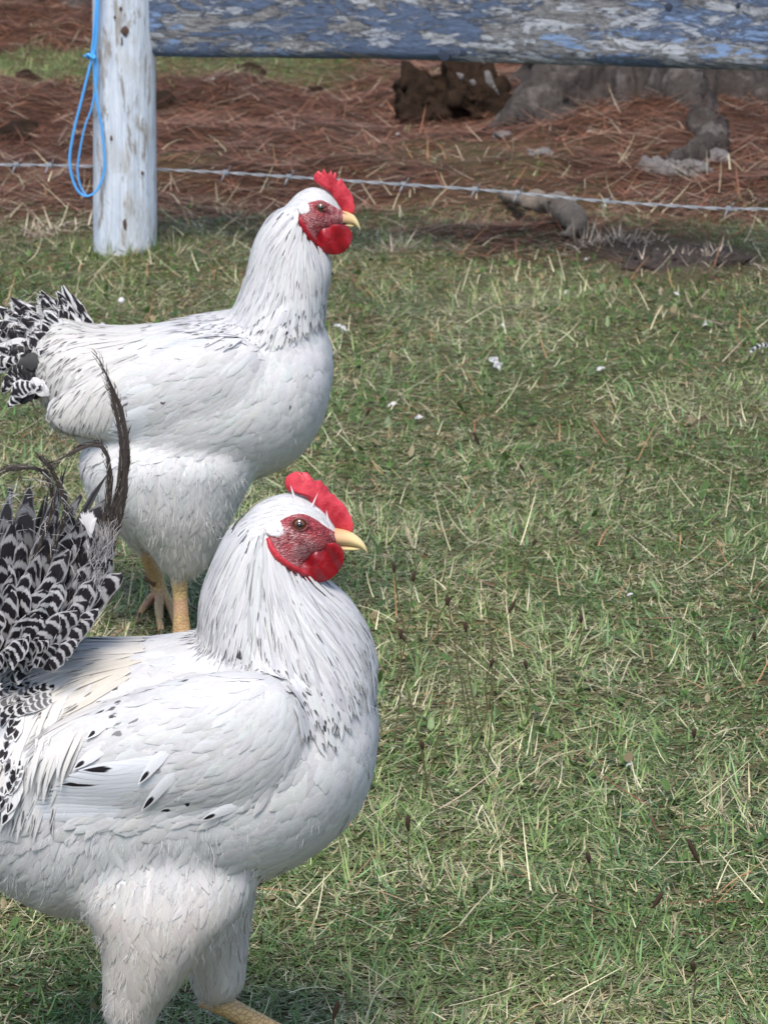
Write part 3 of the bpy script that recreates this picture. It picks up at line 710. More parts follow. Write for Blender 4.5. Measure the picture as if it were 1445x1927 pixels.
# ================= the near rooster
def near_rooster():
    gy = G(300, 2062).y
    B = Bird('rooster', 'nearest white rooster with speckled neck, upright black barred tail, cut off by the left edge', 'rooster', gy, (300, 2062), 'white roosters on the grass')
    Y = B.Y; off = B.off
    B.body([
        ('h', 0, [(-150, 1420, 25, .015), (-110, 1425, 110, .045), (-20, 1455, 195, .075), (110, 1470, 252, .09), (250, 1458, 248, .098), (400, 1436, 240, .1),
                  (520, 1425, 212, .096), (610, 1405, 178, .082), (668, 1388, 135, .06), (695, 1378, 85, .04), (707, 1372, 20, .012)]),
        ('v', 0, [(520, 1400, 160, .085), (553, 1325, 150, .08), (556, 1255, 149, .07), (537, 1195, 153, .06), (517, 1135, 135, .05), (496, 1085, 98, .043),
                  (490, 1035, 72, .036), (496, 995, 56, .029), (505, 965, 36, .018)]),
        ('h', 0, [(448, 1004, 12, .008), (475, 998, 42, .02), (515, 990, 56, .0245), (560, 988, 58, .0245), (605, 1000, 45, .02), (630, 1012, 23, .0105), (640, 1016, 8, .005)]),
        ('v', -.052, [(290, 1480, 150, .03, -.035), (300, 1580, 190, .045, -.043), (308, 1680, 170, .052, -.05), (300, 1755, 116, .05, -.052), (272, 1835, 76, .041, -.052), (250, 1895, 54, .032, -.052), (248, 1940, 36, .022, -.052), (252, 1965, 20, .012, -.052)]),
        ('v', .05, [(380, 1540, 110, .03, .035), (400, 1640, 90, .042, .045), (404, 1740, 68, .04), (408, 1800, 58, .034), (410, 1840, 54, .03), (408, 1866, 44, .024), (404, 1880, 22, .014)]),
        ('h', -.078, [(40, 1455, 30, .006), (110, 1445, 72, .016), (230, 1425, 105, .028), (370, 1405, 125, .034), (480, 1390, 118, .03), (545, 1380, 80, .018), (570, 1380, 25, .006)]),
        ('h', .078, [(40, 1455, 30, .006), (110, 1445, 72, .016), (230, 1425, 105, .028), (370, 1405, 125, .034), (480, 1390, 118, .03), (545, 1380, 80, .018), (570, 1380, 25, .006)]),
    ])
    # legs
    lb = MB(); na = G(292, 2050); na = np.array([na.x, Y-.052, 0]); fa = B.b(585, 1985, .05)
    cl = B.leg(lb, [(252, 1930, -.052), (262, 1985, -.052), (285, 2068, -.052)], -.052, toe_fan(np.array([B.b(287, 2080, -.052)[0], Y-.052, 0]), -.1, .07), 18)
    tip = B.b(585, 1985, .05); tz = [[tip, tip+np.array([.03, a*.02, -.012]), tip+np.array([.058, a*.034, -.03])] for a in (-1, 0, 1)]+[[tip, tip+np.array([-.012, 0, -.018]), tip+np.array([-.03, 0, -.026])]]
    cl += B.leg(lb, [(385, 1872, .05), (430, 1896, .05), (500, 1934, .05), (585, 1985, .05)], .05, tz, 23)
    B.finish_body(lb); B.claws(cl)
    # zones in side-view pixels
    HEADZ = [(425, 1010), (440, 975), (480, 930), (545, 905), (600, 940), (650, 990), (640, 1005), (617, 992), (590, 972), (560, 964), (535, 972), (500, 1000), (500, 1020), (470, 1040)]
    FACEZ = [(500, 1000), (535, 972), (560, 964), (590, 972), (617, 992), (660, 1000), (660, 1040), (640, 1075), (600, 1095), (560, 1082), (530, 1062), (503, 1025)]
    HACK = [(345, 1170), (355, 1130), (400, 1030), (430, 985), (500, 1000), (505, 1026), (535, 1066), (580, 1088), (622, 1092), (652, 1150), (648, 1210), (628, 1268), (596, 1290), (545, 1225), (485, 1170), (430, 1160), (350, 1170)]
    SADD = [(60, 1190), (230, 1190), (300, 1200), (250, 1270), (190, 1340), (140, 1430), (60, 1470), (-40, 1440), (-60, 1300)]
    WING = [(150, 1330), (300, 1230), (420, 1215), (510, 1270), (565, 1370), (560, 1440), (500, 1500), (420, 1535), (250, 1540), (80, 1530), (60, 1470), (140, 1430)]
    def zin(poly): return lambda x, y, p: inpoly(x, y, poly)
    def zbody(x, y, p): return ~(inpoly(x, y, HACK) | inpoly(x, y, HEADZ) | inpoly(x, y, FACEZ)) & ~((y > 1545) & (x < 470) | (y > 1620))
    gbody = [(700, 1250, 0.1, 1), (715, 1350, -.15, 1), (700, 1450, -.5, 1), (640, 1560, -1, .75), (560, 1620, -1, .35), (650, 1200, .15, 1), (620, 1400, -.35, 1), (560, 1500, -.7, .8), (520, 1400, -.8, .7),
             (420, 1250, -1, .45), (300, 1220, -1, .35), (200, 1210, -1, .5), (100, 1220, -.8, 1), (40, 1300, -.6, 1), (400, 1400, -1, .45), (300, 1400, -1, .5), (200, 1450, -1, .5), (450, 1500, -1, .3), (0, 1450, -.8, 1)]
    ghack = [(440, 990, -.7, 1), (400, 1060, -.45, 1), (375, 1130, -.3, 1), (365, 1180, -.4, 1), (470, 1050, -.3, 1), (450, 1130, -.1, 1), (500, 1050, .1, 1), (520, 1100, .25, 1), (500, 1180, .2, 1), (560, 1120, .55, 1),
             (570, 1200, .45, 1), (620, 1130, .6, 1), (650, 1200, .4, 1), (560, 1280, .35, 1), (600, 1340, .2, 1), (420, 1180, -.2, 1), (520, 1240, .3, 1)]
    ghead = [(440, 985, -.9, .6), (480, 950, -1, .35), (540, 930, -1, .1), (600, 960, -1, -.35), (630, 985, -.9, -.5), (520, 970, -1, .3), (470, 1010, -.6, 1)]
    gsad = [(200, 1210, -.9, .5), (130, 1230, -.55, 1), (80, 1280, -.4, 1), (60, 1400, -.2, 1), (150, 1300, -.5, 1), (220, 1270, -.6, 1), (0, 1300, -.4, 1), (110, 1420, -.3, 1), (280, 1220, -1, .5)]
    gth = [(0, 1600, -.7, 1), (100, 1600, -.5, 1), (250, 1600, -.2, 1), (400, 1600, -.1, 1), (450, 1700, -.3, 1), (300, 1720, -.1, 1), (100, 1720, -.9, .7), (280, 1850, .1, 1), (400, 1820, 0, 1), (250, 1930, .1, 1)]
    def psp(prob, s0=1.0, streak=0.0):
        def f(x, y, n):
            r = np.zeros((n, 3)); r[:, 0] = (rng.random(n) < prob(x, y))*s0*rng.uniform(.5, 1, n); r[:, 2] = streak*rng.random(n)*(rng.random(n) < .6); return r
        return f
    bodyspot = lambda x, y: .45*np.exp(-(((x-640)/60)**2+((y-1230)/90)**2))+.5*np.exp(-(((x-430)/60)**2+((y-1222)/22)**2))+.35*np.exp(-(((x-190)/45)**2+((y-1360)/60)**2))+.45*np.exp(-(((x-20)/60)**2+((y-1400)/120)**2))+.006
    B.plumage('breast_feathers', zbody, 7000, gbody, .03, .016, ROUND, .055, psp(bodyspot, 1.0), white, jit=.16)
    B.plumage('wing_coverts', lambda x, y, p: inpoly(x, y, WING) & (abs(p[:, 1]-Y) > .05), 11000, gbody, .028, .008, ROUND, .04,
              psp(lambda x, y: .10*np.exp(-(((x-270)/60)**2+((y-1480)/60)**2))+.8*np.exp(-(((x-200)/28)**2+((y-1350)/55)**2))+.006, 1.0), white, jit=.16, base=.002)
    B.plumage('saddle_feathers', zin(SADD), 9000, gsad, .05, .0062, POINT, .045, psp(lambda x, y: .4+.5*np.exp(-(((x-15)/55)**2+((y-1440)/110)**2)), .85, .12),
              lambda x, y, n: np.clip(white(x, y, n)*(1-(.75*np.exp(-(((x-130)/90)**2+((y-1300)/110)**2)))[:, None])+CREAM[None]*(.75*np.exp(-(((x-130)/90)**2+((y-1300)/110)**2)))[:, None], .2, .86), jit=.13, base=.003, hang=.1, cup=.1)
    def hackpat(x, y, n):
        e = sstep(1130, 1330, y+.25*(x-500)); r = np.zeros((n, 3)); ed = sum(np.exp(-(((x-a)/42)**2+((y-b)/32)**2)) for a, b in ((440, 1205), (500, 1232), (545, 1290), (575, 1350), (605, 1385), (645, 1340))); r[:, 0] = (rng.random(n) < .05+.2*e+.32*ed)*rng.uniform(.5, 1, n); r[:, 2] = (rng.random(n) < .18+.2*e)*rng.uniform(.2, .8, n); return r
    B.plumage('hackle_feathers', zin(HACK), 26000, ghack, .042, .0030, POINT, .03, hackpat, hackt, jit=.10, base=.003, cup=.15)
    CAPE = [(420, 1185), (500, 1200), (560, 1262), (640, 1240), (655, 1290), (645, 1350), (600, 1380), (560, 1350), (520, 1270), (450, 1215)]
    CHST = [(625, 1110), (690, 1180), (716, 1300), (640, 1310), (640, 1200)]
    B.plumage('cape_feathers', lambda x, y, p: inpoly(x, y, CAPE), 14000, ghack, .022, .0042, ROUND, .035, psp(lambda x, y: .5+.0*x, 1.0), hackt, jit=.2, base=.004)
    B.plumage('chest_flecks', lambda x, y, p: inpoly(x, y, CHST), 2600, gbody, .022, .006, ROUND, .045, psp(lambda x, y: .3+.0*x, .75), white, jit=.2, base=.003)
    B.plumage('head_feathers', zin(HEADZ), 30000, ghead, .012, .0020, POINT, .04, nopat, white, jit=.18)
    def zth(x, y, p): return ((y > 1520) & (x < 480)) | (y > 1640)
    warm = lambda x, y, n: np.clip(white(x, y, n)*(1-.18*sstep(1640, 1800, y)[:, None]*np.array([[0.4, .75, 1.1]])), .2, .86)  # underside shade painted into the tint: thighs warmer and darker lower down
    B.plumage('thigh_feathers', zth, 7000, gth, .03, .0065, ROUND, .045, nopat, warm, jit=.28, ragged=.2)
    B.fluff('thigh_down', zth, 60000, gth, .0115, .00045, .22, warm, .2)
    # loose down breaking the outline
    B.fluff('edge_down', lambda x, y, p: ~(inpoly(x, y, FACEZ) | inpoly(x, y, HEADZ)), 9000, gbody, .012, .0006, .25, white, .1)
    # flight feathers laid under the coverts, on both sides
    for sd in (-1, 1):
        wg = empty('wing', (0, 0, 0)); wg.parent = B.root
        for i in range(11):
            t = i/10; y0 = 1430+92*t; x0 = 330+30*t; xe = 150-115*t**.8; ye = 1440+92*t
            B.flank_quill('flight_feather', [(x0+30, y0-12), (x0-40, y0+2), ((x0+xe)/2-20, (y0+ye)/2+6), (xe, ye+4)], sd, 27, .0015, .0075-.003*t, wg, spot=1.0 if i in (0, 3) else .0, tint=tuple(np.array((.76, .77, .8))*random.uniform(.9, 1.03)))
        for (sx, sy, ex, ey) in ((470, 1508, 380, 1538), (330, 1395, 262, 1470), (345, 1440, 268, 1520), (240, 1300, 195, 1345), (220, 1345, 165, 1385), (210, 1400, 140, 1442)):
            B.flank_quill('spotted_covert', [(sx, sy), ((sx+ex)/2, (sy+ey)/2-3), (ex, ey)], sd, 21, .002, .007, wg, spot=1., tint=(.78, .78, .79), prof=ROUND)
    # tail
    rows = [  # root x from/to, root y, length, count, angle from/to (deg from up, + right), bars, dark, width, depth offset
        (-150, 90, 1230, 315, 34, -38, 10, .3, .09, 24, .03), (-140, 98, 1235, 290, 26, -30, 16, .9, .28, 38, .012), (-130, 105, 1240, 245, 24, -24, 22, 1.0, .38, 42, -.006),
        (-120, 108, 1245, 200, 22, -16, 28, 1.0, .44, 42, -.022), (-110, 108, 1250, 155, 22, -8, 34, 1.0, .5, 40, -.038), (-100, 104, 1258, 110, 20, 0, 40, 1.0, .58, 36, -.052), (-90, 90, 1268, 70, 16, 10, 48, 1.0, .62, 30, -.064)]
    SICKP = np.array([.6, .9, 1, 1, .95, .85, .7, .5, .3, .04]); RTIP = np.array([.3, .65, .88, .98, 1, 1, .98, .9, .7, .25])
    for (xa, xb, ry, ln, cnt, a0, a1, bb, dkm, wd, lat) in rows:
        for i in range(cnt):
            t = i/(cnt-1); x0 = xa+(xb-xa)*t+random.uniform(-8, 8); a = R(a0+(a1-a0)*t+random.uniform(-8, 8)); l = ln*random.uniform(.82, 1.08)
            cur = .22*(t-.5)+random.uniform(-.1, .1)
            p0 = (x0, ry+random.uniform(-10, 10)-.2*max(0, x0)); p1 = (x0+math.sin(a)*l*.4, p0[1]-math.cos(a)*l*.4); p2 = (p1[0]+math.sin(a+cur)*l*.36, p1[1]-math.cos(a+cur)*l*.36); p3 = (p2[0]+math.sin(a+2.4*cur)*l*.26, p2[1]-math.cos(a+2.4*cur)*l*.26)
            dk = dkm*random.uniform(.7, 1.1)
            B.quill('tail_feather', [p0, p1, p2, p3], lat+random.uniform(-.009, .009), wd*random.uniform(.75, 1.1), bar=bb, streak=.8 if dkm < .2 else 0., tint=(dk, dk*.97, dk*.97), tilt=random.uniform(-.6, .6), lat2=lat-.012, prof=RTIP if wd > 30 else SICKP, ragged=.13 if wd > 30 else .25)
    SICK = np.array([.5, .75, .9, 1, 1, .95, .85, .65, .45, .05])
    sick = [([(150, 1180), (195, 1040), (228, 930), (240, 850), (225, 760), (182, 668)], 14), ([(140, 1170), (185, 1050), (218, 940), (232, 860), (222, 790), (205, 715)], 11), ([(150, 1160), (190, 1010), (207, 920), (200, 850), (165, 838), (100, 872)], 10),
            ([(60, 1060), (100, 960), (90, 895), (50, 878), (0, 885), (-40, 900)], 8), ([(90, 1060), (125, 960), (105, 900), (80, 860)], 8), ([(160, 1180), (200, 1070), (226, 970), (236, 900), (236, 820)], 14)]
    dkt = lambda n: np.where(rng.random((n, 1)) < .25, np.array([[.3, .26, .22]]), np.array([[.05, .04, .036]]))*(.5+rng.random((n, 1)))
    for q, wd in sick:
        B.quill('sickle_feather', q, -.02, wd, streak=.3, tint=(.075, .06, .052), prof=SICK, tilt=random.uniform(-.3, .3), lat2=-.035, ragged=.2)
        B.fuzz('feather_barbs', q, 220, .012, .0006, .11, dkt, .0012, -.028)
    mxt = lambda n: np.where(rng.random((n, 1)) < .45, np.array([[.6, .57, .56]]), np.array([[.06, .05, .05]]))*(.6+.5*rng.random((n, 1)))
    pal = lambda n: np.array([[.55, .51, .5]])*(.5+.6*rng.random((n, 1)))
    B.fuzz('tail_barbs', [(-60, 960), (0, 930), (60, 915), (130, 960), (165, 1060), (150, 1160)], 170, .011, .0005, .25, mxt, .009, -.04)
    B.fuzz('tail_barbs', [(-40, 1080), (40, 1010), (100, 1000), (150, 1090), (120, 1180)], 90, .010, .0005, .25, mxt, .011, -.055)
    B.fuzz('fringe_barbs', [(130, 1195), (165, 1120), (190, 1060), (205, 1000)], 800, .014, .0005, .22, pal, .004, -.03)
    for i in range(15):   # white tuft showing in the tail
        t = i/14; B.quill('white_tuft_feather', [(172, 1012-random.uniform(0, 20)), (168+(t-.5)*16, 985), (166+(t-.5)*34, 958+abs(t-.5)*22+random.uniform(-6, 6))], -.05-.0004*i, 8, tint=(.76, .73, .72), prof=POINT, ragged=.1)
    for i in range(34):   # long pointed saddle feathers drooping over the wing
        t = random.random(); x = 40+130*t+random.uniform(-15, 15); y = 1290+random.uniform(-40, 70)+30*(1-t); l = random.uniform(110, 170)
        cr = .35*random.random(); tc = tuple((1-cr)*np.array((.7, .69, .68))+cr*np.array((.68, .6, .46)))
        B.flank_quill('saddle_hackle', [(x, y), (x-.22*l, y+.4*l), (x-.36*l, y+.75*l), (x-.4*l, y+l)], -1, random.uniform(10, 14), .007, .012, B.root, tint=tc, prof=POINT)
    for i in range(54):   # barred coverts where the tail runs down into the rump
        x = random.uniform(-40, 105); y = 1228+random.uniform(-12, 95); l = random.uniform(50, 80)
        B.flank_quill('tail_covert', [(x, y), (x-.5*l, y+.12*l), (x-.95*l, y+.38*l)], -1, random.uniform(18, 26), .008, .012, B.root, bar=random.choice((.8, 1., 1.)), tint=(.58, .57, .56), prof=ROUND)
    for i in range(44):   # spotted coverts hanging below the tail
        x = random.uniform(-90, 55); y = random.uniform(1290, 1490); a = random.uniform(.2, .7)
        B.flank_quill('tail_covert', [(x, y), (x-18*a, y+28), (x-42*a, y+62)], -1, random.uniform(18, 30), .007, .012, B.root, bar=random.choice((0, .8, 1.)), spot=1.0, tint=(.74, .73, .72), prof=ROUND)
    # head
    face = [(505, 1012), (522, 985), (545, 971), (567, 967), (590, 975), (614, 992), (634, 1004), (634, 1020), (620, 1036), (600, 1052), (580, 1070), (556, 1074), (532, 1058), (512, 1036)]
    for sd in (-1, 1):
        B.patch('face_skin', face, (570, 1012), M['face'], .0025, .0018, side=sd, wob=.0006)
        B.patch('earlobe', [(498, 992), (508, 982), (524, 979), (537, 988), (540, 1000), (530, 1010), (514, 1008), (502, 1002)], (520, 995), M['lobe'], .003, .0014, 32, 6, side=sd, wob=.0006)
        B.eye(564, 984, 13.5, sd, .95)
        w0 = lens([(612, 1024), (632, 1022), (646, 1036), (646, 1058), (635, 1078), (618, 1092), (597, 1096), (572, 1090), (552, 1078), (556, 1064), (584, 1044)], (604, 1064), Y+sd*.015, .0017, .0017, 44, 9, B.loc, wob=.15, ywarp=lambda q, sd=sd: sd*(.0035*math.sin((q[0]-560)/19+(q[1]-1060)/40)+.0022*math.sin((q[0]-q[1]*.6)/7.5)))
        link('wattle', w0.mesh('wattle'), B.root, [M['wattle']])
        mb = MB(); pp = [(504, 1010), (510, 1028), (524, 1048), (545, 1064), (568, 1076), (590, 1086)]; q = []
        for (x, y) in pp:
            h, _ = B.surf(x, y, sd); bb = B.b(x, y) if h is None else h; q.append(np.array([bb[0], (h.y if h is not None else Y+sd*.014)+sd*.0035, bb[2]])-off)
        mb.tube(q, [.0018, .0036, .0042, .0042, .004, .002], 12, n=24, flat=.6); link('wattle_fold', mb.mesh('wattle_fold'), B.root, [M['comb']])
    comb = [(536, 912), (538, 898), (548, 891), (560, 887), (566, 890), (572, 888), (582, 892), (588, 899), (594, 906), (604, 904), (609, 912), (617, 918), (622, 928), (630, 931), (636, 939), (646, 948), (654, 959), (661, 972), (666, 988), (664, 1000), (650, 1003), (634, 1000), (618, 985), (604, 968), (592, 952), (578, 938), (560, 930), (544, 926)]
    comb = serrate(comb, 1.6); cb = lens(comb, (604, 938), Y, .0028, .0028, 0, 8, B.loc, wob=.05, ywarp=lambda q: -.004*math.sin((q[0]-540)/22)+.004*max(0, (950-q[1])/60)); link('comb', cb.mesh('comb'), B.root, [M['comb']])
    B.beak([(612, 1008, 18, .0105), (642, 1011, 15.5, .0082), (660, 1014, 13, .0062), (676, 1021, 9.5, .0045), (687, 1031, 6, .0025), (692, 1041, 1.2, .0008)],
           [(615, 1026, 8, .008), (640, 1029, 7, .0066), (660, 1031, 5, .0045), (674, 1032, 2.5, .0025), (681, 1032, .6, .0006)])
    for i in (1, 4, 6, 7):   # crown feathers lifting over the comb base
        t = i/8; x = 540+85*t; y = 925+62*t
        B.quill('crown_feather', [(x+8, y+14), (x+3, y+2), (x-3+random.uniform(-4, 4)+ (18 if i == 4 else 0), y-14-random.uniform(0, 8)-(10 if i == 4 else 0))], -.008, 5, tint=(.8, .76, .77), prof=POINT)
near_rooster()

# ================= the far rooster
def far_rooster():
    gy = G(330, 1200).y
    B = Bird('rooster', 'farther white rooster standing tall with head raised and short dark spotted tail', 'rooster', gy, (330, 1200), 'white roosters on the grass')
    Y = B.Y; off = B.off
    B.body([
        ('h', 0, [(45, 680, 12, .012), (65, 680, 48, .03), (110, 696, 90, .05), (165, 726, 105, .068), (240, 754, 128, .088), (330, 762, 148, .1), (420, 750, 150, .101),
                  (500, 738, 148, .094), (562, 722, 128, .078), (600, 704, 92, .056), (616, 692, 50, .032), (624, 686, 12, .01)]),
        ('v', 0, [(500, 730, 108, .08), (516, 650, 92, .072), (524, 590, 80, .06), (536, 545, 74, .05), (546, 505, 72, .043), (545, 468, 64, .037), (545, 435, 50, .031), (556, 405, 40, .025), (568, 385, 24, .016)]),
        ('h', 0, [(535, 402, 10, .007), (556, 396, 28, .017), (585, 393, 40, .0225), (615, 398, 38, .0205), (638, 407, 22, .011), (648, 412, 10, .006), (652, 413, 4, .003)]),
        ('v', -.05, [(330, 780, 110, .03, -.035), (322, 850, 160, .062, -.046), (314, 915, 150, .062, -.048), (330, 975, 104, .052, -.05), (343, 1025, 68, .038, -.05), (346, 1062, 44, .026, -.05), (344, 1085, 24, .015, -.05)]),
        ('v', .05, [(290, 790, 100, .03, .035), (275, 870, 110, .045, .045), (265, 930, 80, .045), (262, 980, 55, .034), (266, 1015, 30, .02), (272, 1035, 16, .012)]),
        ('h', -.076, [(95, 780, 20, .006), (150, 770, 46, .014), (230, 752, 68, .024), (330, 735, 82, .029), (420, 718, 80, .026), (475, 708, 55, .016), (495, 705, 20, .006)]),
        ('h', .076, [(95, 780, 20, .006), (150, 770, 46, .014), (230, 752, 68, .024), (330, 735, 82, .029), (420, 718, 80, .026), (475, 708, 55, .016), (495, 705, 20, .006)]),
    ])
    lb = MB(); nf = B.b(342, 1212, -.05); nf[2] = 0; nb = np.array([nf[0], Y-.05, .0]); fb = G(306, 1148); fbn = np.array([fb.x, fb.y, 0])
    cl = B.leg(lb, [(337, 1080, -.05), (340, 1130, -.05), (343, 1200, -.05)], -.05, toe_fan(np.array([B.b(344, 1205, -.05)[0], Y-.05, 0]), -.2, .072), 15.5)
    lat2 = fbn[1]-Y
    toes = [[fbn+np.array([0, 0, .02]), np.array(G(284, 1150))+np.array([0, 0, .014]), np.array(G(262, 1168))+np.array([0, 0, .007])],
            [fbn+np.array([0, 0, .02]), np.array(G(300, 1165))+np.array([0, 0, .013]), np.array(G(304, 1198))+np.array([0, 0, .006])],
            [fbn+np.array([0, 0, .02]), np.array(G(322, 1162))+np.array([0, 0, .013]), np.array(G(333, 1190))+np.array([0, 0, .006])]]
    cl += B.leg(lb, [(268, 1005, .05), (280, 1050, (.05+lat2)/2), (296, 1095, lat2), (306, 1138, lat2)], .05, toes, 16.5)
    B.finish_body(lb); B.claws(cl)
    sp = MB(); q = B.b(284, 1092, lat2-.008)-off; sp.tube([q+np.array([.006, 0, -.003]), q, q+np.array([-.008, -.003, .003])], [.005, .0045, .002], 9, n=6); link('spur', sp.mesh('spur'), B.root, [M['claw']])
    HEADZ = [(520, 420), (540, 375), (575, 350), (605, 340), (630, 365), (650, 395), (640, 402), (622, 388), (600, 378), (580, 382), (562, 402), (560, 430), (530, 450)]
    FACEZ = [(560, 402), (580, 380), (600, 376), (622, 386), (645, 400), (675, 405), (675, 440), (660, 470), (630, 482), (600, 470), (572, 440)]
    HACK = [(380, 620), (430, 575), (455, 520), (480, 455), (520, 405), (562, 402), (572, 440), (600, 468), (640, 474), (630, 520), (600, 545), (560, 570), (510, 598), (450, 612), (405, 612)]
    SADD = [(130, 590), (200, 615), (290, 610), (280, 650), (230, 720), (190, 790), (150, 830), (100, 800), (80, 700), (90, 620)]
    WING = [(180, 760), (260, 680), (380, 640), (470, 660), (500, 720), (480, 780), (420, 830), (330, 850), (200, 845), (140, 820)]
    def zin(poly): return lambda x, y, p: inpoly(x, y, poly)
    def zbody(x, y, p): return ~(inpoly(x, y, HACK) | inpoly(x, y, HEADZ) | inpoly(x, y, FACEZ)) & ~((y > 855) & (x < 450) | (y > 895))
    gbody = [(612, 600, .1, 1), (620, 660, 0, 1), (610, 730, -.3, 1), (580, 830, -.8, .9), (530, 885, -1, .5), (560, 700, -.4, 1), (500, 700, -.7, .8), (400, 620, -1, .45), (300, 620, -1, .3), (200, 635, -1, .5), (120, 640, -.9, .7),
             (400, 740, -1, .55), (300, 760, -1, .55), (200, 790, -.9, .6), (470, 830, -1, .5), (90, 720, -.7, 1)]
    ghack = [(530, 410, -.7, 1), (490, 460, -.5, 1), (465, 530, -.4, 1), (440, 580, -.8, .8), (400, 620, -1, .5), (540, 460, -.15, 1), (520, 520, -.25, 1), (490, 590, -.5, 1), (580, 470, .1, 1), (570, 540, -.1, 1), (610, 510, .0, 1), (540, 600, -.3, 1), (460, 640, -.8, .7)]
    ghead = [(535, 405, -.8, .8), (560, 370, -1, .5), (600, 352, -1, .0), (630, 375, -.9, -.5), (645, 398, -.9, -.6), (590, 372, -1, .1), (550, 430, -.4, 1)]
    gsad = [(230, 640, -.9, .6), (180, 660, -.6, 1), (140, 640, -.8, .6), (120, 720, -.4, 1), (170, 760, -.3, 1), (210, 730, -.4, 1), (150, 820, -.2, 1), (100, 640, -1, .3)]
    gth = [(180, 880, -.6, 1), (250, 870, -.3, 1), (350, 870, -.1, 1), (440, 900, -.2, 1), (300, 960, -.1, 1), (200, 960, .2, 1), (340, 1040, 0, 1), (420, 960, -.4, 1)]
    def spots(prob, s0=1.0, streak=0.0):
        def f(x, y, n):
            r = np.zeros((n, 3)); r[:, 0] = (rng.random(n) < prob(x, y))*s0*rng.uniform(.5, 1, n); r[:, 2] = streak*rng.random(n)*(rng.random(n) < .5); return r
        return f
    tailz = lambda x, y: sstep(165, 85, x+.12*(y-650))
    B.plumage('breast_feathers', zbody, 6500, gbody, .03, .017, ROUND, .05, spots(lambda x, y: .85*tailz(x, y)+.01, .9), white, jit=.18)
    B.plumage('wing_coverts', lambda x, y, p: inpoly(x, y, WING) & (abs(p[:, 1]-Y) > .05), 9000, gbody, .03, .009, ROUND, .035, spots(lambda x, y: .25*np.exp(-(((x-190)/25)**2+((y-770)/50)**2))+.004, .9), white, jit=.18, base=.002)
    B.plumage('saddle_feathers', zin(SADD), 8500, gsad, .048, .0068, POINT, .032, spots(lambda x, y: .2+.75*tailz(x, y), 1.0, .2),
              lambda x, y, n: np.clip(white(x, y, n)*.75+CREAM[None]*.25, .2, .86), jit=.13, base=.003, hang=.1, cup=.1)
    def hackpat(x, y, n):
        e = sstep(520, 620, y-.1*(x-500)); r = np.zeros((n, 3)); r[:, 0] = (rng.random(n) < .03+.38*e)*rng.uniform(.5, 1, n); r[:, 2] = (rng.random(n) < .1+.12*e)*rng.uniform(.1, .7, n); return r
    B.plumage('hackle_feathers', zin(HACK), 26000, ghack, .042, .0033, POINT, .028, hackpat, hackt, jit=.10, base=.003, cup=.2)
    CAPE = [(385, 600), (430, 585), (500, 580), (560, 555), (610, 530), (615, 565), (560, 605), (510, 635), (440, 648), (385, 625)]
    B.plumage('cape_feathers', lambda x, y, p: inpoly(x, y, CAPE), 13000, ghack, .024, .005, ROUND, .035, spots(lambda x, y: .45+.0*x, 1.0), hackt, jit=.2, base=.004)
    B.plumage('head_feathers', zin(HEADZ), 24000, ghead, .013, .0022, POINT, .04, nopat, white, jit=.18)
    def zth(x, y, p): return ((y > 835) & (x < 460)) | (y > 890)
    warm = lambda x, y, n: np.clip(white(x, y, n)*(1-.15*sstep(920, 1060, y)[:, None]*np.array([[.4, .7, 1.1]])), .2, .86)  # thigh tint warms and darkens downwards, painted shade of the underside
    B.plumage('thigh_feathers', zth, 6500, gth, .03, .007, ROUND, .04, nopat, warm, jit=.28, ragged=.2)
    B.fluff('thigh_down', zth, 45000, gth, .013, .00055, .4, warm, .2)
    B.fluff('edge_down', lambda x, y, p: ~(inpoly(x, y, FACEZ) | inpoly(x, y, HEADZ)), 7000, gbody, .012, .0007, .25, white, .1)
    for sd in (-1, 1):
        wg = empty('wing', (0, 0, 0)); wg.parent = B.root
        for i in range(9):
            t = i/8; y0 = 765+72*t; x0 = 300+20*t; xe = 222-30*t**.8; ye = 785+55*t
            B.flank_quill('flight_feather', [(x0+20, y0-8), (x0-20, y0+3), ((x0+xe)/2-10, (y0+ye)/2+4), (xe, ye)], sd, 21, .0015, .006-.002*t, wg, spot=.5 if i in (1, 4) else 0, tint=(.77, .78, .8))
    rows = [(60, 158, 668, 122, 24, -46, 6, .022), (55, 150, 670, 118, 26, -56, 4, .006), (50, 142, 678, 104, 26, -66, -4, -.010), (50, 138, 690, 88, 24, -80, -14, -.022), (50, 132, 705, 72, 22, -98, -34, -.032), (55, 130, 730, 58, 20, -118, -60, -.04)]
    FTIP = np.array([.4, .7, .9, 1, 1, .98, .93, .82, .6, .2])
    for (xa, xb, ry, ln, cnt, a0, a1, lat) in rows:
        for i in range(cnt):
            t = i/(cnt-1); x0 = xa+(xb-xa)*t; a = R(a0+(a1-a0)*t+random.uniform(-9, 9)); l = ln*random.uniform(.7, 1.08)*(.8 if -120 < math.degrees(a) < -60 else 1)
            p0 = (x0, ry+random.uniform(-10, 10)); a2 = a-.2+random.uniform(-.2, .2)
            dk = random.choice((.06, .72, .76, .78))*random.uniform(.9, 1.03)
            B.quill('tail_feather', [p0, (x0+math.sin(a)*l*.5, p0[1]-math.cos(a)*l*.5), (x0+math.sin(a2)*l, p0[1]-math.cos(a2)*l)], lat+random.uniform(-.008, .008), random.uniform(18, 30), bar=random.choice((0, 1., 1.)), spot=random.choice((0, 1.)), streak=random.choice((0, .2, 1.)), tint=(dk, dk*.98, dk*.97), tilt=random.uniform(-.35, .35), ragged=.15, prof=FTIP)
    mxt = lambda n: np.where(rng.random((n, 1)) < .5, np.array([[.62, .58, .55]]), np.array([[.05, .042, .04]]))*(.6+.5*rng.random((n, 1)))
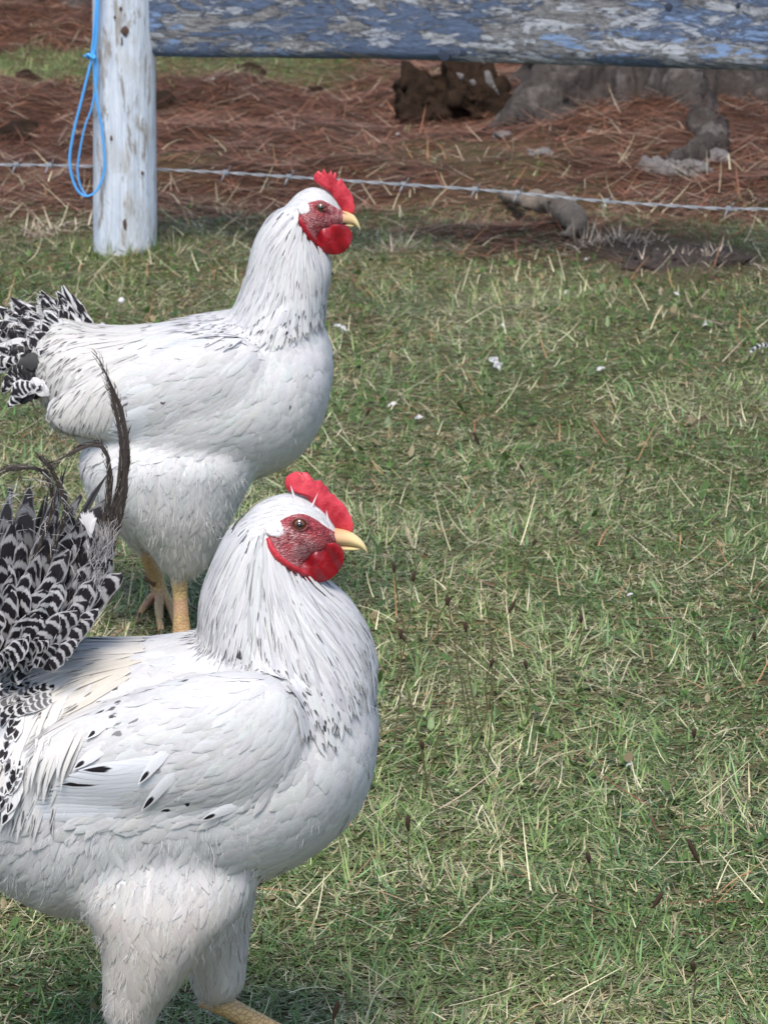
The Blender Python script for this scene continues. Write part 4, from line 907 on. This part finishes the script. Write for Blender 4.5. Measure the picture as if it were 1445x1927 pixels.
    B.fuzz('tail_barbs', [(120, 590), (70, 565), (25, 580), (15, 640), (30, 710), (70, 770), (110, 825)], 260, .011, .0006, .3, mxt, .009, -.03)
    B.fuzz('tail_barbs', [(110, 600), (60, 610), (50, 680), (80, 740), (120, 800)], 90, .010, .0006, .3, mxt, .01, -.05)
    face = [(562, 404), (574, 386), (590, 379), (606, 377), (624, 386), (642, 396), (655, 404), (654, 418), (634, 430), (612, 446), (594, 456), (574, 434)]
    for sd in (-1, 1):
        B.patch('face_skin', face, (604, 407), M['face'], .0025, .0018, 40, 7, side=sd, wob=.0005)
        B.patch('earlobe', [(560, 391), (566, 383), (576, 381), (584, 388), (585, 397), (577, 403), (566, 402)], (573, 392), M['lobe'], .003, .0013, 28, 6, side=sd, wob=.0005)
        B.eye(604, 389, 10, sd, .62)
        w0 = lens([(594, 436), (614, 425), (640, 422), (656, 428), (663, 444), (659, 460), (648, 473), (634, 479), (613, 477), (594, 466), (584, 450)], (625, 452), Y+sd*.015, .0017, .0017, 40, 9, B.loc, wob=.15, ywarp=lambda q, sd=sd: sd*(.0035*math.sin((q[0]-590)/14+(q[1]-450)/30)+.002*math.sin((q[0]-q[1]*.5)/5.5)))
        link('wattle', w0.mesh('wattle'), B.root, [M['wattle']])
        mb = MB(); q = []
        for (x, y) in [(563, 406), (567, 418), (575, 434), (588, 452), (604, 468)]:
            h, _ = B.surf(x, y, sd); bb = B.b(x, y) if h is None else h; q.append(np.array([bb[0], (h.y if h is not None else Y+sd*.014)+sd*.0035, bb[2]])-off)
        mb.tube(q, [.0018, .0036, .004, .004, .002], 12, n=20, flat=.6); link('wattle_fold', mb.mesh('wattle_fold'), B.root, [M['wattle']])
    comb = [(591, 340), (590, 332), (593, 327), (599, 321), (602, 325), (604, 330), (607, 322), (609.5, 317), (612, 322), (614, 332), (616, 333), (619, 325), (623, 320), (625, 325), (626, 332), (630, 324), (633, 326), (633, 337), (637, 340), (642, 335), (645, 340), (649, 347), (658, 359), (665, 374), (668, 389), (666, 402), (655, 402), (645, 398), (638, 388), (630, 375), (620, 361), (606, 352)]
    comb = serrate(comb, .9); cb = lens(comb, (634, 358), Y, .0026, .0026, 0, 8, B.loc, wob=.05, ywarp=lambda q: -.003*math.sin((q[0]-590)/14)); link('comb', cb.mesh('comb'), B.root, [M['comb']])
    B.beak([(630, 409, 15, .0105), (650, 410, 12.5, .0082), (664, 413, 9.5, .005), (672, 420, 7, .0035), (677, 429, 4, .0018), (678.5, 435, .8, .0006)],
           [(634, 420, 6, .0075), (650, 422, 5, .0055), (661, 424, 3, .0035), (668, 425, .6, .0006)])
far_rooster()

# ------------------------------------------------------------------ fence
PB = G(232, 490); PR = .0525; PC = Vector((PB.x, PB.y+PR, 0))
def make_post():
    root = empty('fence_post', (PC.x, PC.y, zg(PC.x, PC.y)-.0)); tag(root, 'round weathered white fence post with a blue twine loop on it', 'post')
    mb = MB(); seg = 48; n = 80; V = []; F = []; H = 1.25
    for i in range(n):
        t = i/(n-1); z = -.12+(H+.12)*t; r = PR*(1.02-.10*t); cx = .012*z
        for k in range(seg):
            a = 2*math.pi*k/seg; rr = r*(1+.012*math.sin(3*a+z*4)+.012*(vn(np.array([a*3]), np.array([z*2.0]), .5, 71)[0]-.5)) - .0022*max(0, float(vn(np.array([k*1.0]), np.array([z*6]), 1.3, 72)[0])-.62)*4
            V.append((cx+math.cos(a)*rr, math.sin(a)*rr, z))
    for i in range(n-1):
        for k in range(seg): a = i*seg+k; b = i*seg+(k+1) % seg; F.append((a, b, b+seg, a+seg))
    F.append(tuple(range((n-1)*seg, n*seg))); mb.add(V, F); link('post_shaft', mb.mesh('post_shaft'), root, [M['post']])
    def mark(px, py, w, h, name):   # knots and nail scars, raised slightly on the round face
        c = P(px, py, PC.y-PR); dx = c.x-PC.x-.012*c.z; y = -math.sqrt(max(1e-6, (PR*.985)**2-dx*dx)); m2 = MB()
        pts = [(c.x-PC.x+random.uniform(-.3, .3)*w+math.cos(q)*w*(1+.4*random.random()), y-.001, c.z+math.sin(q)*h*(1+.4*random.random())) for q in [i*.628 for i in range(10)]]
        m2.add([(c.x-PC.x, y-.0035, c.z)]+pts, [(0, i+1, (i+1) % 10+1) for i in range(10)]); link(name, m2.mesh(name), root, [M['darkin']])
    mark(236, 66, .0045, .007, 'nail_scar'); mark(228, 24, .002, .003, 'knot'); mark(216, 40, .0015, .0025, 'knot'); mark(268, 335, .002, .003, 'knot'); mark(210, 268, .002, .004, 'knot'); mark(236, 430, .004, .012, 'knot'); mark(230, 85, .0016, .006, 'nail_scar')
make_post()
YR0 = PC.y+.035; YR1 = YR0-.25
def make_rail():
    a0 = P(268, 30, YR0); a1 = P(1600, 60, YR1-.03); H0 = .088
    b0 = P(297, 104, YR0-.03); b1 = P(1445, 133, YR1-.03)
    d = (b1-b0).normalized(); root_loc = (b0+b1)/2
    n = 150; seg = 26; L0 = -.075; L1 = 2.6; V = []; F = []
    nrm = Vector((d.y, -d.x, 0)).normalized()
    for i in range(n):
        t = L0+(L1-L0)*i/(n-1); c = b0+d*t
        for k in range(seg):
            a = 2*math.pi*k/seg; ca, sa = math.cos(a), math.sin(a)
            zz = .1*(abs(sa)**.42)*(1 if sa > 0 else -1); yy = .034*(abs(ca)**.42)*(1 if ca > 0 else -1)
            w = (float(vn(np.array([t*2.2]), np.array([k*.35]), .5, 81)[0])-.5)*.010+(float(vn(np.array([t*9]), np.array([k*1.2]), .5, 82)[0])-.5)*.005
            V.append(c+nrm*(yy+w-.0)+Vector((0, 0, .1+zz*(1+w*2)+.004*math.sin(t*3.1))))
    for i in range(n-1):
        for k in range(seg): a = i*seg+k; b = i*seg+(k+1) % seg; F.append((a, b, b+seg, a+seg))
    F.append(tuple(range(seg-1, -1, -1))); F.append(tuple(range((n-1)*seg, n*seg)))
    mb = MB(); mb.add([v-root_loc for v in V], F); o = link('fence_rail', mb.mesh('fence_rail'), None, [M['rail']]); o.location = root_loc
    tag(o, 'thick weathered rail with flaking blue grey paint along the top edge', 'rail')
    bv = BVHTree.FromPolygons([v.co[:] for v in o.data.vertices], [p.vertices[:] for p in o.data.polygons])
    for (px, py, r) in ((835, 101, .010), (872, 98, .006), (1258, 12, .007), (1388, 9, .004)):   # knots in the face of the rail
        di = ray(px, py).normalized(); h = bv.ray_cast(Vector((0, 0, CAMH))-root_loc, di)
        if h[0] is None: continue
        m2 = MB(); m2.tube([h[0]+di*.01, h[0]-di*.0012, h[0]-di*.0022], [r*1.1, r, r*.35], 11, jit=.22)
        link('knot', m2.mesh('knot', False), o, [M['knot']])
    # the post at the far end, outside the picture
    e = b0+d*2.62; r2 = empty('fence_post', (e.x, e.y+.09, 0)); tag(r2, 'round weathered white fence post at the right end of the rail', 'post')
    m3 = MB(); m3.tube([(0, 0, -.1), (0, 0, .4), (0, 0, 1.2)], [.055, .052, .048], 28, n=20, jit=.015); link('post_shaft', m3.mesh('post_shaft'), r2, [M['post']])
make_rail()
def make_wire():
    pts = [(-260, 303), (-60, 308), (0, 310), (95, 311), (172, 313), (232, 315), (300, 319), (425, 325), (560, 334), (680, 342), (800, 350), (900, 357), (1000, 366), (1140, 379), (1260, 387), (1370, 393), (1445, 394), (1700, 405)]
    Yat = lambda px: PC.y+PR+.004-.25*max(0, (px-232))/1148+(.0 if px > 172 else .0)
    q = [np.array(P(px, py, Yat(px))) for px, py in pts]; c = catmull(q, 700); L = np.concatenate([[0], np.cumsum(np.linalg.norm(np.diff(c, axis=0), axis=1))])
    o0 = c[350]; root = empty('barbed_wire', o0); tag(root, 'slack twisted barbed wire strand running low behind the farther rooster', 'wire')
    for ph in (0, math.pi):
        mb = MB(); h = [c[i]+np.array([0, math.cos(L[i]*95+ph), math.sin(L[i]*95+ph)])*.0015-o0 for i in range(700)]
        mb.tube(h, .00105, 6); link('strand', mb.mesh('strand'), root, [M['wire']])
    for px in (-30, 33, 95, 425, 545, 760, 895, 975, 1140, 1370):
        i = int(np.argmin(abs(to_px(c)[0]-px))); p = c[i]-o0; mb = MB()
        mb.tube([p+np.array([.0045*math.cos(a)*0+(-.004+.008*a/12.6), .0042*math.cos(a), .0042*math.sin(a)]) for a in np.linspace(0, 12.6, 30)], .0012, 6)
        for sg in (-1, 1): mb.tube([p+np.array([sg*.003, -.003, sg*.002]), p+np.array([sg*.008, -.009, sg*.013])], [.0012, .0004], 6)
        link('barb', mb.mesh('barb'), root, [M['wire']])
make_wire()
def make_twine():
    Yt = PC.y-PR+.002; o0 = P(172, 105, Yt); root = empty('twine_loop', o0); tag(root, 'bright blue baling twine loop hanging on the white post', 'twine')
    def st(pts, r):
        mb = MB(); q = [np.array(P(x, y, Yt+dy-.0035))-np.array(o0) for x, y, dy in pts]; cc = catmull(q, 300); LL = np.concatenate([[0], np.cumsum(np.linalg.norm(np.diff(cc, axis=0), axis=1))])
        for ph in (0, 2.09, 4.19): mb.tube([cc[i]+np.array([math.cos(LL[i]*420+ph), math.sin(LL[i]*420+ph), 0])*r*.5 for i in range(300)], r*.55, 6)
        link('strand', mb.mesh('strand'), root, [M['twine']])
    st([(196, -120, .0), (187, -30, .0), (184, 40, .0), (180, 90, .0), (170, 125, 0), (155, 185, 0), (139, 250, 0), (132, 300, 0), (137, 335, .0), (148, 360, 0), (164, 369, 0), (182, 359, 0), (195, 330, 0), (197, 295, 0), (192, 240, .0), (183, 190, 0), (179, 140, .004), (180, 95, .004)], .0024)
    st([(190, -120, .004), (184, -20, .004), (178, 60, .004), (173, 105, .004)], .0024)
    st([(181, 100, .004), (184, 140, .004), (174, 200, .004), (160, 240, .004), (150, 290, .004), (147, 320, .004), (152, 350, .004), (163, 368, .003)], .0017)
    mb = MB(); p = np.array([0, -.004, 0]); mb.tube([p+np.array([.006*math.cos(a), .004*math.sin(a*1.0), .0035*math.sin(a*2)]) for a in np.linspace(0, 7.5, 26)], .0023, 8); mb.tube([p, p+np.array([-.007, 0, .001]), p+np.array([-.013, 0, .0005])], [.002, .0015, .001], 6); link('knot', mb.mesh('knot'), root, [M['twine']])
make_twine()

def roughen(me, amp, sc_, seed=0):
    n = len(me.vertices); v = np.empty(n*3, np.float32); me.vertices.foreach_get('co', v); v = v.reshape(-1, 3).astype(float); no = np.empty(n*3, np.float32); me.vertex_normals.foreach_get('vector', no); no = no.reshape(-1, 3)
    f = vn(v[:, 0]+.6*v[:, 2], v[:, 1]-.5*v[:, 2], sc_, 200+seed)+.5*vn(v[:, 0]-.4*v[:, 2]*.4, v[:, 1]+v[:, 2]*.3, sc_*.35, 210+seed)+.3*vn(v[:, 0]+v[:, 1], v[:, 2], sc_*.2, 215+seed)-.9
    v = v+no*(f*amp)[:, None]; me.vertices.foreach_set('co', v.astype(np.float32).ravel()); me.update(); return me
# ------------------------------------------------------------------ trees behind the fence
def foliage(root, centre, rad, n, name='crown'):
    V = []; F = []; T = []
    p = rng.normal(0, 1, (n, 3)); p /= np.linalg.norm(p, axis=1, keepdims=True); p = p*(rng.random((n, 1))**.4)*np.array(rad)+np.array(centre)
    keep = vn(p[:, 0]+p[:, 2]*.7, p[:, 1]-p[:, 2]*.6, .8, 91) > .4; p = p[keep]; n = len(p)
    az = rng.uniform(0, 6.28, n); el = rng.normal(.2, .5, n); d = np.stack([np.cos(az)*np.cos(el), np.sin(az)*np.cos(el), np.sin(el)], 1); s = np.cross(d, [0, 0, 1.]); s /= np.linalg.norm(s, axis=1, keepdims=True)+1e-6
    L = rng.uniform(.1, .25, n)[:, None]; W = .03; V = np.stack([p, p+d*L*.4+s*W, p+d*L, p+d*L*.4-s*W], 1).reshape(-1, 3); F = np.arange(n*4).reshape(n, 4)
    t = np.array([[.03, .055, .022]])*(.5+rng.random((n, 1))); me = np_mesh(name, V, [F], dict(tint=np.repeat(t, 4, 0)))
    link(name, me, root, [M['blade']])
def tree(px, py, r0, H, label, roots):
    b = G(px, py); root = empty('pine_tree', (b.x, b.y+r0, float(zg(b.x, b.y+r0))-.0)); tag(root, label, 'tree', 'pine trees behind the fence')
    mb = MB(); n = 120; seg = 180; V = []; F = []
    lobes = [(-2.34, 1.55, .26, .10), (-1.74, 1.6, .09, .05), (-1.33, 2.3, .2, .11), (-.35, 1.5, .25, .10), (.8, 1.3, .25, .1), (2.0, 1.2, .25, .1), (3.0, .9, .22, .09)]
    for i in range(n):
        t = (i/(n-1))**3; z = -.05+(H+.05)*t
        for k in range(seg):
            a = 2*math.pi*k/seg-math.pi; f = 1+.25*math.exp(-max(0, z)/.2)
            for la, A, wd, hh in lobes:
                da = (a-la+math.pi) % (2*math.pi)-math.pi; f += A*math.exp(-(da/wd)**2)*math.exp(-max(0, z)/hh)
            r = r0*(1-.7*t)*f; V.append((math.cos(a)*r, math.sin(a)*r, z))
    for i in range(n-1):
        for k in range(seg): a = i*seg+k; c = i*seg+(k+1) % seg; F.append((a, c, c+seg, a+seg))
    F.append(tuple(range((n-1)*seg, n*seg))); mb.add(V, F); link('trunk', roughen(mb.mesh('trunk'), .035, .05), root, [M['bark']])
    for pts, rad in roots:
        m2 = MB(); q = [np.array(P(x, y, G(x, gy).y if gy else G(x, y).y)) for x, y, gy in pts]; m2.tube([v-np.array(root.location) for v in q], rad, 22, n=60, jit=.06, flat=.85); link('root', roughen(m2.mesh('root'), .03, .06), root, [M['bark']])
    for i in range(7):
        a = i*2.4; z = H*(.5+.06*i); m2 = MB(); m2.tube([(0, 0, z), (math.cos(a)*.6, math.sin(a)*.6, z+.25), (math.cos(a)*1.4, math.sin(a)*1.4, z+.35)], [.05, .035, .01], 8, n=10, jit=.1); link('limb', m2.mesh('limb'), root, [M['bark']])
    foliage(root, (0, 0, H*.78), (1.5, 1.5, H*.24), 5000)
tree(1205, 200, .165, 6.0, 'big pine trunk with spreading roots behind the blue grey rail', [
    ([(1335, 245, 278), (1345, 268, 288), (1325, 292, 300), (1280, 305, 316), (1222, 322, 328)], [.05, .045, .04, .032, .014]),
    ([(985, 222, 236), (950, 236, 244), (905, 248, 252)], [.03, .022, .008])])
tree(95, -8, .13, 6.5, 'dark tree base at the far top left corner', [])

# ------------------------------------------------------------------ things on the ground
def lump(name, px, py, size, label, cat, mat, group=None, seed=0, sub=3, rough=.35):
    g = G(px, py); bm = bmesh.new(); bmesh.ops.create_icosphere(bm, subdivisions=sub, radius=1)
    for v in bm.verts:
        c = v.co; f = 1+rough*(float(vn(np.array([c.x*1.3+c.z]), np.array([c.y*1.3-c.z*.7]), .6, 100+seed)[0])-.5)*2+rough*.5*(float(vn(np.array([c.x*3]), np.array([c.z*3+c.y]), .6, 120+seed)[0])-.5)
        v.co = Vector((c.x*size[0]*f, c.y*size[1]*f, max(c.z, -.35)*size[2]*f))
    me = bpy.data.meshes.new(name); bm.to_mesh(me); bm.free()
    for p in me.polygons: p.use_smooth = True
    o = link(name, me, None, [mat]); o.location = (g.x, g.y+size[1]*.6, float(zg(g.x, g.y))+size[2]*.15); tag(o, label, cat, group); return o
st = lump('tree_stump', 845, 208, (.095, .07, .085), 'dark rotten stump under the rail, left of the big trunk', 'stump', M['rotten'], seed=1, sub=5, rough=.5); roughen(st.data, .05, .03, 4)
for pl, ce in (([(858, 136), (872, 140), (869, 152), (862, 146)], (865, 144)), ([(911, 134), (919, 132), (925, 142), (929, 156), (940, 180), (926, 166), (914, 156)], (921, 152)), ([(882, 152), (890, 149), (896, 157), (889, 162)], (889, 156))):
    m2 = lens(pl, ce, st.location.y-.062, .004, .003, 22, 4, st.location, wob=.3); link('bark_flake', m2.mesh('bark_flake', False), st, [M['stone']])
lump('dirt_mound', 30, 232, (.05, .04, .03), 'dark clod of earth left of the white post', 'clod', M['rotten'], 'dark clods in the needle litter', 2)
for i, (x, y, s, lb) in enumerate(((468, 152, .024, 'small dark clod on the far grass band, below the rail'), (590, 158, .014, 'tiny dark clod beside the far grass band'), (668, 198, .026, 'dark knobbly clod in the needles left of the stump'), (303, 198, .03, 'dark clod touching the right side of the white post'), (50, 162, .02, 'flat dark clod at the far left edge of the grass band'))):
    lump('dirt_mound', x, y, (s*1.4, s, s*.8), lb, 'clod', M['rotten'], 'dark clods in the needle litter', 3+i, rough=.5)
for i, (x, y, s, lb) in enumerate(((1240, 330, .028, 'pale grey stone at the foot of the right hand root'), (1290, 328, .034, 'larger pale stone beside the root end'), (1330, 312, .024, 'grey stone tucked behind the pale stones by the root'), (598*1.0+10, 0, 0, ''), (1015, 318, .016, 'small flat grey stone left of the tree roots'), (945, 264, .014, 'small white stone in front of the long left root'))):
    if s: lump('stone', x, y, (s*1.3, s, s*.75), lb, 'stone', M['stone'], 'stones by the tree roots', 12+i, 4, .6)
sh = lump('soil_heap', 1310, 508, (.085, .05, .018), 'low heap of bare dark soil on the right near the fence', 'soil', m_soil(), None, 20, 5, .6); roughen(sh.data, .012, .02, 3)
def make_branch():
    pts = [(950, 366, .012), (985, 378, .03), (1025, 382, .035), (1052, 388, .04), (1075, 408, .04), (1078, 428, .028), (1064, 450, .012)]
    q = []
    for x, y, h in pts:
        g = G(x, y, h); q.append(np.array(g))
    o0 = G(1064, 452); mb = MB(); mb.tube([v-np.array(o0) for v in q], [.008, .014, .017, .02, .019, .017, .013], 20, n=70, jit=.05)
    o = link('fallen_branch', roughen(mb.mesh('fallen_branch'), .015, .03, 7), None, [M['branch']]); o.location = o0; tag(o, 'short crooked grey branch lying under the barbed wire', 'branch')
    m2 = MB(); a = q[3]-np.array(o0); m2.tube([a, a+np.array([-.012, -.01, .012]), a+np.array([-.02, -.016, .016])], [.012, .009, .005], 9, n=8, jit=.1); link('broken_stub', m2.mesh('broken_stub'), o, [M['branch']])
make_branch()
def straw(px, py, n, spread, label):
    g = G(px, py); root = empty('straw_clump', (g.x, g.y, float(zg(g.x, g.y)))); tag(root, label, 'dry grass', 'dead straw clumps near the fence')
    x = rng.normal(0, spread, n); y = rng.normal(0, spread*.5, n); base = np.stack([x+g.x, y+g.y, zg(x+g.x, y+g.y)], 1)
    me = blades('dry_stalks', base, rng.uniform(0, 6.28, n), rng.normal(1.15, .3, n), rng.uniform(.02, .06, n), rng.uniform(.0015, .0035, n), np.array([[.58, .48, .38]])*(.3+.75*rng.random((n, 1))), rng.normal(.3, .4, n), 3)
    v = np.empty(len(me.vertices)*3, np.float32); me.vertices.foreach_get('co', v); v = v.reshape(-1, 3)-np.array([g.x, g.y, float(zg(g.x, g.y))]); me.vertices.foreach_set('co', v.ravel().astype(np.float32))
    o = link('dry_stalks', me, root, [M['needle']]); o['kind'] = 'stuff'
straw(1150, 468, 420, .035, 'bushy clump of pale dead straw right of the crooked branch')
straw(1310, 503, 520, .05, 'flattened dead straw clump on the bare soil at right')
straw(90, 440, 110, .03, 'thin dead straw tuft left of the white post')
straw(735, 470, 60, .02, 'small brown straw tuft right of the farther rooster head')

def stalk(bx, by, tx, ty, head, label, group='thin dark stalks standing in the lawn', tint=(.06, .05, .03)):
    g = G(bx, by); root = empty('plantain_stalk', (g.x, g.y, float(zg(g.x, g.y)))); tag(root, label, 'stalk', group)
    t = np.array(P(tx, ty, g.y-.01))-np.array(root.location); mid = t*.5+np.array([random.uniform(-.006, .006), 0, .004])
    mb = MB(); mb.tube([np.zeros(3), mid, t], [.0008, .0007, .0006], 6, n=14); m = m_stalk; link('stem', mb.mesh('stem'), root, [m])
    if head:
        d = t-mid; d /= np.linalg.norm(d); m2 = MB(); m2.tube([t-d*.002, t+d*head*.3, t+d*head*.8, t+d*head], [.0008, .0021, .0019, .0005], 8, n=9, jit=.15); link('seed_head', m2.mesh('seed_head'), root, [m_head])
m_stalk = m_plain('dark_stem', (.1, .095, .045), .7, .2); m_head = m_plain('dry_seed_head', (.055, .035, .025), .9, .1)
for a in ((925, 935, 900, 835, .018, 'dark plantain stalk with upright brown head, highest up the lawn'),
          (915, 1265, 958, 1150, .014, 'leaning plantain stalk with dark head, right of the near rooster comb'),
          (985, 1120, 1003, 1025, .008, 'thin stalk with small round dark head level with the near beak'),
          (765, 1200, 742, 1075, .012, 'upright thin stalk right of the near rooster wattle'),
          (650, 905, 690, 780, .010, 'leaning stalk just above the near rooster comb'),
          (800, 1745, 768, 1560, .014, 'tall dark stalk below the near rooster breast'),
          (1118, 1730, 1108, 1620, .010, 'short stalk with dark head in the lower lawn, left of two others'),
          (1192, 1835, 1230, 1705, .016, 'stalk with plump dark seed head low on the right'),
          (1345, 1740, 1313, 1620, .024, 'stalk with long brown seed head near the lower right edge'),
          (1300, 1910, 1304, 1825, .010, 'short stalk near the bottom right corner'),
          (620, 1990, 628, 1915, .018, 'brown seed head rising from the bottom edge right of the raised leg'),
          (1165, 960, 1180, 890, .009, 'short dark stalk in the pale grass on the right')):
    stalk(*a[:5], a[5])
for i in range(10):
    x = random.uniform(735, 930); y = random.uniform(1270, 1520); stalk(x, y, x+random.uniform(-45, 55), y-random.uniform(120, 260), 0 if i % 3 else .009, 'one of the thin dark stems standing right of the near rooster breast', 'thin dark stems beside the near breast')
for i in range(9):
    x = random.uniform(760, 1420); y = random.uniform(900, 1900); stalk(x, y, x+random.uniform(-30, 30), y-random.uniform(45, 90), .009, 'one of the short dark seed stalks scattered over the right hand lawn', 'short dark seed stalks on the lawn')

def loose_feather(px, py, L, ang, label, bar=0., wd=.3, lift=.008, tint=(.6, .6, .6)):
    L *= .62; g = G(px, py); z0 = float(zg(g.x, g.y))+lift; d = np.array([math.cos(ang), math.sin(ang)*.6, .25]); d /= np.linalg.norm(d); n = 10
    path = np.array([d*L*(i/9-.5)+np.array([0, 0, .18*L*math.sin(i/9*math.pi)]) for i in range(n)]); nor = np.tile(np.array([0, -.6, .8]), (n, 1))
    me = feather_mesh('vane', path[None], nor[None], np.array([L*wd]), TAILP, .12, np.array([[0, bar, 0]]), np.array([tint]), ragged=.4)
    o = link('loose_feather', me, None, [M['feather']]); o.location = (g.x, g.y, z0); tag(o, label, 'feather', 'loose feathers on the grass')
for a in ((1428, 668, .05, .5, 'white barred loose feather at the right edge of the picture', 1.0), (930, 705, .055, 1.9, 'grey loose feather standing in the grass right of the far rooster breast', .5), (640, 640, .04, 2.4, 'curled pale feather touching the far rooster breast', .2),
          (1130, 712, .02, .3, 'small white fluff feather in the middle right grass'), (738, 778, .024, .2, 'white fluff feather between the two rooster heads, left one'), (788, 800, .02, -.3, 'white fluff feather between the two rooster heads, right one'),
          (1184, 1442, .014, .8, 'tiny white fluff in the lower right grass'), (1064, 556, .013, 1.2, 'tiny white fluff below the straw clump'), (1272, 562, .018, 2.2, 'thin white feather below the soil heap'), (1330, 628, .026, .1, 'flat white feather right of centre in the upper lawn'),
          (192, 606, .016, 0., 'white feather behind the far rooster back'), (1185, 1128, .012, .4, 'tiny white fluff beside an orange needle in the lawn'), (945, 632, .018, 1.7, 'slim white feather upright above the grey feather'), (1102, 487, .012, .5, 'white fluff by the straw clump base'), (1108, 265, .012, .2, 'white scrap between the tree roots'),
          (402, 190, .012, .1, 'white scrap in the needles right of the post'), (748, 250, .011, .3, 'white scrap in the needles above the far comb')):
    loose_feather(*a[:5], *(a[5:6]), wd=.28 if a[2] > .03 else .38)
def puff():
    g = G(222, 600); root = empty('seed_puff', (g.x, g.y, float(zg(g.x, g.y)))); tag(root, 'pale seed puff on a thin stem behind the far rooster back', 'plant')
    t = np.array(P(229, 566, g.y))-np.array(root.location); mb = MB(); mb.tube([np.zeros(3), t], [.0009, .0008], 6); link('stem', mb.mesh('stem'), root, [m_stalk])
    m2 = MB(); m2.tube([t-np.array([0, 0, .004]), t, t+np.array([0, 0, .005])], [.002, .005, .002], 10, n=9, jit=.2); link('seed_head', m2.mesh('seed_head'), root, [M['lobe']])
puff()
